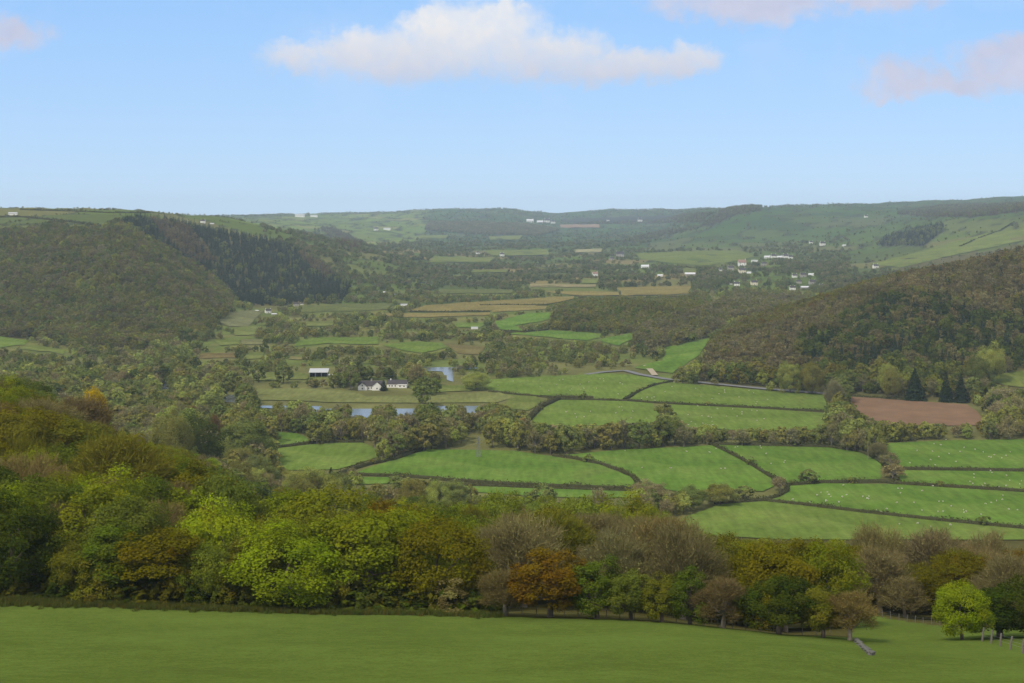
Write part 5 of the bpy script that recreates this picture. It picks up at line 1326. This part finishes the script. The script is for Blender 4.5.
for fi, n, words_, known in SHEEPF:
    poly = FIELDS[fi][1]; xs = [p[0] for p in poly]; ys = [p[1] for p in poly]
    cx = sum(xs) / len(xs); cy = sum(ys) / len(ys)
    pts = list(known); hubs = [(sr.uniform(max(5, min(xs)), min(1015, max(xs))), sr.uniform(min(ys), max(ys))) for _ in range(max(1, n // 6))]
    while len(pts) < n:
        hb = hubs[sr.randrange(len(hubs))]; a, b = sr.gauss(hb[0], 22), sr.gauss(hb[1], 4.5)
        if 0 < a < 1022 and inpoly(poly, np.array(a), np.array(b)): pts.append((a, b))
        elif sr.random() < .02: hubs[sr.randrange(len(hubs))] = (sr.uniform(max(5, min(xs)), min(1015, max(xs))), sr.uniform(min(ys) + 1, max(ys) - 1))
    for a, b in pts:
        loc = spot(a, b); loc.z += .1 + .03 * 3 + loc.y * .0004
        o = mobj('sheep', SH[sr.randrange(4)], None, loc); o.rotation_euler = (0, 0, sr.uniform(0, 6.28)); k = sr.uniform(.58, .76); o.scale = (k, k, k)
        tag(o, 'white sheep grazing in the ' + words_, 'sheep', 'sheep in the ' + words_)

# ------------------------------------------------------------------ fences and small things in the near meadow
def post_fence(name, pts, hgt, rad, lab, rails=0, lean=0):
    t = empty(name, pts[0]); tag(t, lab, 'fence'); o0 = pts[0]; r = random.Random(len(pts)); tops = []
    for i, p in enumerate(pts):
        m_ = MB(); b = p - o0; lx = r.uniform(-.1, .1) + lean; ly = r.uniform(-.08, .08); h = hgt * r.uniform(.88, 1.08)
        m_.tube([b + Vector((0, 0, -.3)), b + Vector((lx * .5, ly * .5, h * .5)), b + Vector((lx, ly, h))], [rad, rad * .95, rad * .85], 7)
        tops.append((b, lx, ly, h)); mobj('post', m_.mesh('post', [M_WOOD]), t)
    for k in range(rails):
        f_ = .4 + .45 * k / max(1, rails - 1)
        m_ = MB(); m_.tube([b + Vector((lx * f_, ly * f_, h * f_)) for b, lx, ly, h in tops], .005 if rad < .09 else .008, 4); mobj('wire', m_.mesh('wire', [M_STEEL]), t)
post_fence('post_fence', [at(px, Y) for px, Y in ((982, 179), (991, 175), (1000, 170), (1010, 163), (1022, 154), (1036, 144), (1052, 134))], 1.75, .13, 'weathered leaning post and wire fence rising at the right end of the meadow', 3, .25)
post_fence('stock_fence', [at(858 + i * 8.2, float(edgeY(858 + i * 8.2)) - 1.5) for i in range(20)], 1.25, .055, 'thin stock fence along the wood edge behind the hollow', 3)
post_fence('stock_fence', [at(480 + i * 14, float(edgeY(480 + i * 14)) + 5) for i in range(26)], 1.15, .05, 'thin stock fence behind the thorn trees', 2)
def wall_line():
    pts = [(857, 178), (859, 172), (863, 166), (866, 160), (869, 153), (872, 147)]
    P = [at(*p) for p in pts]; r = random.Random(4); m_ = MB()
    for a, b in zip(P, P[1:]):
        for k in range(9):
            c = a.lerp(b, (k + r.random() * .6) / 9)
            for lay in range(2):
                s = r.uniform(.16, .3); z = lay * .28
                q = c + Vector((r.uniform(-.18, .18), r.uniform(-.15, .15), z))
                bm = bmesh.new(); bmesh.ops.create_icosphere(bm, subdivisions=1, radius=1)
                vs = [(q.x + v.co.x * s * 1.3 * r.uniform(.8, 1.15), q.y + v.co.y * s * r.uniform(.8, 1.15), q.z + v.co.z * s * .75) for v in bm.verts]
                fs = [tuple(v.index for v in f_.verts) for f_ in bm.faces]; bm.free(); m_.add(vs, fs)
    o = mobj('stone_wall', m_.mesh('stone_wall', [M_STONEWALL])); tag(o, 'short tumbled grey stone wall in the meadow below the brown thorn tree', 'wall')
wall_line()
# grass tufts on the near meadow
gc_ = bpy.data.collections.new('source_grass')
for k in range(4):
    r = np.random.default_rng(900 + k); n = 42
    P = np.stack([r.normal(0, .14, n), r.normal(0, .14, n), np.zeros(n)], -1); a = r.uniform(0, 6.28, n); L = r.uniform(.1, .26, n); ln = r.uniform(.1, .6, n)
    d = np.stack([np.cos(a), np.sin(a), a * 0], -1); s = np.stack([-np.sin(a), np.cos(a), a * 0], -1) * .016
    top = P + d * (L * ln)[:, None] + np.stack([a * 0, a * 0, L], -1); mid = P + d * (L * ln * .3)[:, None] + np.stack([a * 0, a * 0, L * .6], -1)
    V = np.stack([P - s, P + s, mid + s * .8, top], 1).reshape(-1, 3)
    me = crown_me('tuft', V, np.arange(4 * n).reshape(-1, 4), np.repeat(r.uniform(.75, 1.25, n), 4), np.repeat(r.normal(.5, .012, n), 4), M_LEAF_FAR)
    gc_.objects.link(bpy.data.objects.new('tuft_%02d' % k, me))
rowsg = []
tr_ = np.random.default_rng(77)
while len(rowsg) < 0:
    yv = tr_.uniform(78, 236); u = tr_.uniform(-30, 1060)
    if yv > edgeY(u): continue
    x = (u - 512) / F * yv
    d = fnoise(np.array(x), np.array(yv), 18, 61)
    big = .9 + max(0, float(d)) * .4
    if tr_.random() > .45 + .6 * d: continue
    c = (.125 * (1 + .06 * d), .165, .024, 1); k = tr_.uniform(.8, 1.2)
    rowsg.append((x, yv, float(ground(u, yv)), tr_.uniform(0, 6.28), big * tr_.uniform(.7, 1.3), big * tr_.uniform(.4, .8), int(tr_.integers(0, 4)), (c[0] * k, c[1] * k, c[2] * k, 1)))
# rushes and long grass at the meadow foot
for k in range(2600):
    u = tr_.uniform(-30, 500); yv = float(edgeY(u)) + tr_.normal(1.5, 1.8)
    rowsg.append(((u - 512) / F * yv, yv, float(ground(u, yv)), tr_.uniform(0, 6.28), tr_.uniform(1.2, 2.6), tr_.uniform(1.5, 3.6), int(tr_.integers(0, 4)), (.1 * tr_.uniform(.8, 1.3), .115, .022, 1)))
scatter('meadow_grass', 'rough longer grass along the lower edge of the sloping meadow', 'grass', rowsg, gc_)

# ------------------------------------------------------------------ haze
bx = MB(); bx.box(-9000, 9000, -300, 11600, -215, 135); me = bx.mesh('haze', [])
m, nt, out = mat('haze_air')
v = nd(nt, 'ShaderNodeVolumePrincipled'); v.inputs['Color'].default_value = (.64, .8, 1, 1); v.inputs['Density'].default_value = 5.6e-5; v.inputs['Anisotropy'].default_value = 0
nt.links.new(v.outputs[0], out.inputs['Volume']); me.materials.append(m)
o = mobj('haze', me); o['kind'] = 'stuff'

# ------------------------------------------------------------------ sky, sun, camera
SUN_DIR = Vector((-.42, -.5, .76)).normalized()          # towards the sun: high, behind and to the left of the viewer
el = math.asin(SUN_DIR.z); azm = math.atan2(SUN_DIR.x, SUN_DIR.y)
w = bpy.data.worlds.new('World'); scene.world = w; w.use_nodes = True
nt = w.node_tree; nt.nodes.clear()
out = nd(nt, 'ShaderNodeOutputWorld'); bg = nd(nt, 'ShaderNodeBackground'); bg.inputs['Strength'].default_value = .15
sk = nd(nt, 'ShaderNodeTexSky', sky_type='NISHITA', sun_disc=False); sk.sun_elevation = el; sk.sun_rotation = azm; sk.altitude = 100; sk.air_density = 1.0; sk.dust_density = 0; sk.ozone_density = 4.0
tc = nd(nt, 'ShaderNodeTexCoord'); sx = nd(nt, 'ShaderNodeSeparateXYZ'); nt.links.new(tc.outputs['Generated'], sx.inputs[0])
yv = math_n(nt, 'MAXIMUM', sx.outputs['Y'], .02)
px_ = math_n(nt, 'ADD', math_n(nt, 'MULTIPLY', math_n(nt, 'DIVIDE', sx.outputs['X'], yv), F / 100), 5.12)
py_ = math_n(nt, 'SUBTRACT', 2.15, math_n(nt, 'MULTIPLY', math_n(nt, 'DIVIDE', sx.outputs['Z'], yv), F / 100))
cb = nd(nt, 'ShaderNodeCombineXYZ'); nt.links.new(px_, cb.inputs[0]); nt.links.new(py_, cb.inputs[1])
def wnoise(scale, detail, rough, off=0.0):
    n = nd(nt, 'ShaderNodeTexNoise'); n.inputs['Scale'].default_value = scale; n.inputs['Detail'].default_value = detail; n.inputs['Roughness'].default_value = rough
    ad = nd(nt, 'ShaderNodeVectorMath', operation='ADD'); ad.inputs[1].default_value = (off, off * 1.7, 0); nt.links.new(cb.outputs[0], ad.inputs[0]); nt.links.new(ad.outputs[0], n.inputs['Vector'])
    return n.outputs['Fac']
wx = math_n(nt, 'MULTIPLY', math_n(nt, 'SUBTRACT', wnoise(2.6, 9, .66), .5), .8)
wy = math_n(nt, 'MULTIPLY', math_n(nt, 'SUBTRACT', wnoise(2.6, 9, .66, 7.3), .5), .6)
PXD = math_n(nt, 'ADD', px_, wx); PYD = math_n(nt, 'ADD', py_, wy)
def blob(cx, cy, rx, ry, soft):
    a = math_n(nt, 'DIVIDE', math_n(nt, 'SUBTRACT', PXD, cx / 100), rx / 100); b = math_n(nt, 'DIVIDE', math_n(nt, 'SUBTRACT', PYD, cy / 100), ry / 100)
    d = math_n(nt, 'SQRT', math_n(nt, 'ADD', math_n(nt, 'MULTIPLY', a, a), math_n(nt, 'MULTIPLY', b, b)))
    n = nd(nt, 'ShaderNodeMapRange', interpolation_type='SMOOTHSTEP'); n.inputs['From Min'].default_value = 1 + soft; n.inputs['From Max'].default_value = 1 - soft; nt.links.new(d, n.inputs['Value'])
    return n.outputs[0]
def union(l):
    r_ = l[0]
    for q in l[1:]: r_ = math_n(nt, 'MAXIMUM', r_, q)
    return r_
white = union([blob(470, 38, 70, 38, .42), blob(400, 56, 76, 24, .5), blob(300, 58, 36, 14, .6), blob(545, 54, 60, 24, .5), blob(620, 64, 72, 19, .5), blob(685, 60, 30, 18, .5), blob(430, 20, 30, 14, .5), blob(500, 12, 28, 14, .5), blob(350, 48, 40, 16, .6)])
grey = union([blob(745, -8, 100, 32, .35), blob(860, -8, 80, 16, .5), blob(905, 74, 32, 18, .6), blob(890, 90, 26, 12, .6), blob(1010, 64, 50, 28, .4), blob(955, 82, 40, 12, .7), blob(10, 34, 36, 16, .6)])
fray = math_n(nt, 'MULTIPLY', math_n(nt, 'SUBTRACT', wnoise(3.6, 10, .6, 21.0), .5), 1.1)
white = maprange(nt, math_n(nt, 'ADD', white, math_n(nt, 'MULTIPLY', fray, math_n(nt, 'MINIMUM', math_n(nt, 'MULTIPLY', white, 3), 1))), .05, 1.15, 0, 1)
grey = maprange(nt, math_n(nt, 'ADD', grey, math_n(nt, 'MULTIPLY', fray, math_n(nt, 'MINIMUM', math_n(nt, 'MULTIPLY', grey, 3), 1))), .05, 1.0, 0, 1)
thin = math_n(nt, 'MULTIPLY', maprange(nt, wnoise(.55, 6, .6, 3.1), .5, .78, 0, .35), maprange(nt, py_, 1.9, .4, 0, 1))
base_sh = maprange(nt, py_, .25, .8, 1, .0)
nzs = maprange(nt, wnoise(2.2, 6, .6, 11), .3, .7, -.12, .12)
skyc = nd(nt, 'ShaderNodeMix', data_type='RGBA', blend_type='MULTIPLY'); skyc.inputs['Factor'].default_value = 1; nt.links.new(sk.outputs[0], skyc.inputs['A']); skyc.inputs['B'].default_value = (.5, .57, .68, 1)
air = mixcol(nt, maprange(nt, py_, .1, 2.1, 0, 1), (1.65, 2.85, 4.66), (2.44, 3.39, 4.62))
skyb = mixcol(nt, .84, skyc.outputs['Result'], air)
SKYMUL = skyc.inputs['B']
wc = mixcol(nt, math_n(nt, 'ADD', base_sh, nzs), (2.89, 2.93, 3.39), (4.13, 4.05, 4.00))
gcx = mixcol(nt, math_n(nt, 'ADD', .5, math_n(nt, 'MULTIPLY', nzs, 3)), (2.48, 2.64, 3.43), (3.10, 3.18, 3.84))
c1 = mixcol(nt, thin, skyb, (3.22, 3.63, 4.62))
c2 = mixcol(nt, math_n(nt, 'MULTIPLY', grey, .95), c1, gcx)
c3 = mixcol(nt, math_n(nt, 'MULTIPLY', white, .95), c2, wc)
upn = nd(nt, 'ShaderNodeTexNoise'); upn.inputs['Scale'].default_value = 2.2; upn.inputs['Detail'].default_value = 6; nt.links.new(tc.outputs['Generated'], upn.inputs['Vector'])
fill_cloud = maprange(nt, upn.outputs['Fac'], .36, .56, .35, 1)
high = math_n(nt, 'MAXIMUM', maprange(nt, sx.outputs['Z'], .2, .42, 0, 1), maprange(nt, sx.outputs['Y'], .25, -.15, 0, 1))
c4 = mixcol(nt, math_n(nt, 'MULTIPLY', math_n(nt, 'MULTIPLY', fill_cloud, high), .92), c3, (4.9, 4.75, 4.6))  # bright unseen cloud, added overhead and behind the viewer to soften the light
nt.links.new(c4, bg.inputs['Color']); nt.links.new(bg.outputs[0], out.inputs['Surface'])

sd = bpy.data.lights.new('sun', 'SUN'); sd.energy = 2.3; sd.angle = math.radians(5); sd.color = (1, .92, .77)
so = bpy.data.objects.new('sun', sd); link(so); so.rotation_euler = SUN_DIR.to_track_quat('Z', 'Y').to_euler()
cd_ = bpy.data.cameras.new('camera'); cd_.sensor_width = 36; cd_.lens = 36 * F / 1024; cd_.shift_y = -(341.5 - HR) / 1024; cd_.clip_start = .5; cd_.clip_end = 60000
co = bpy.data.objects.new('camera', cd_); link(co); co.location = (0, 0, 0); co.rotation_euler = (math.pi / 2, 0, 0); scene.camera = co
scene.view_settings.view_transform = 'Standard'; scene.view_settings.look = 'None'; scene.view_settings.gamma = 1; scene.view_settings.exposure = .52
scene.view_settings.use_curve_mapping = False
scene.render.engine = 'CYCLES'
scene.cycles.use_denoising = True
try: scene.cycles.denoiser = 'OPENIMAGEDENOISE'
except Exception: pass
scene.cycles.max_bounces = 5; scene.cycles.diffuse_bounces = 3; scene.cycles.glossy_bounces = 2; scene.cycles.transmission_bounces = 3; scene.cycles.volume_bounces = 1
print('trees', len(TREES), 'objects', len(scene.objects))
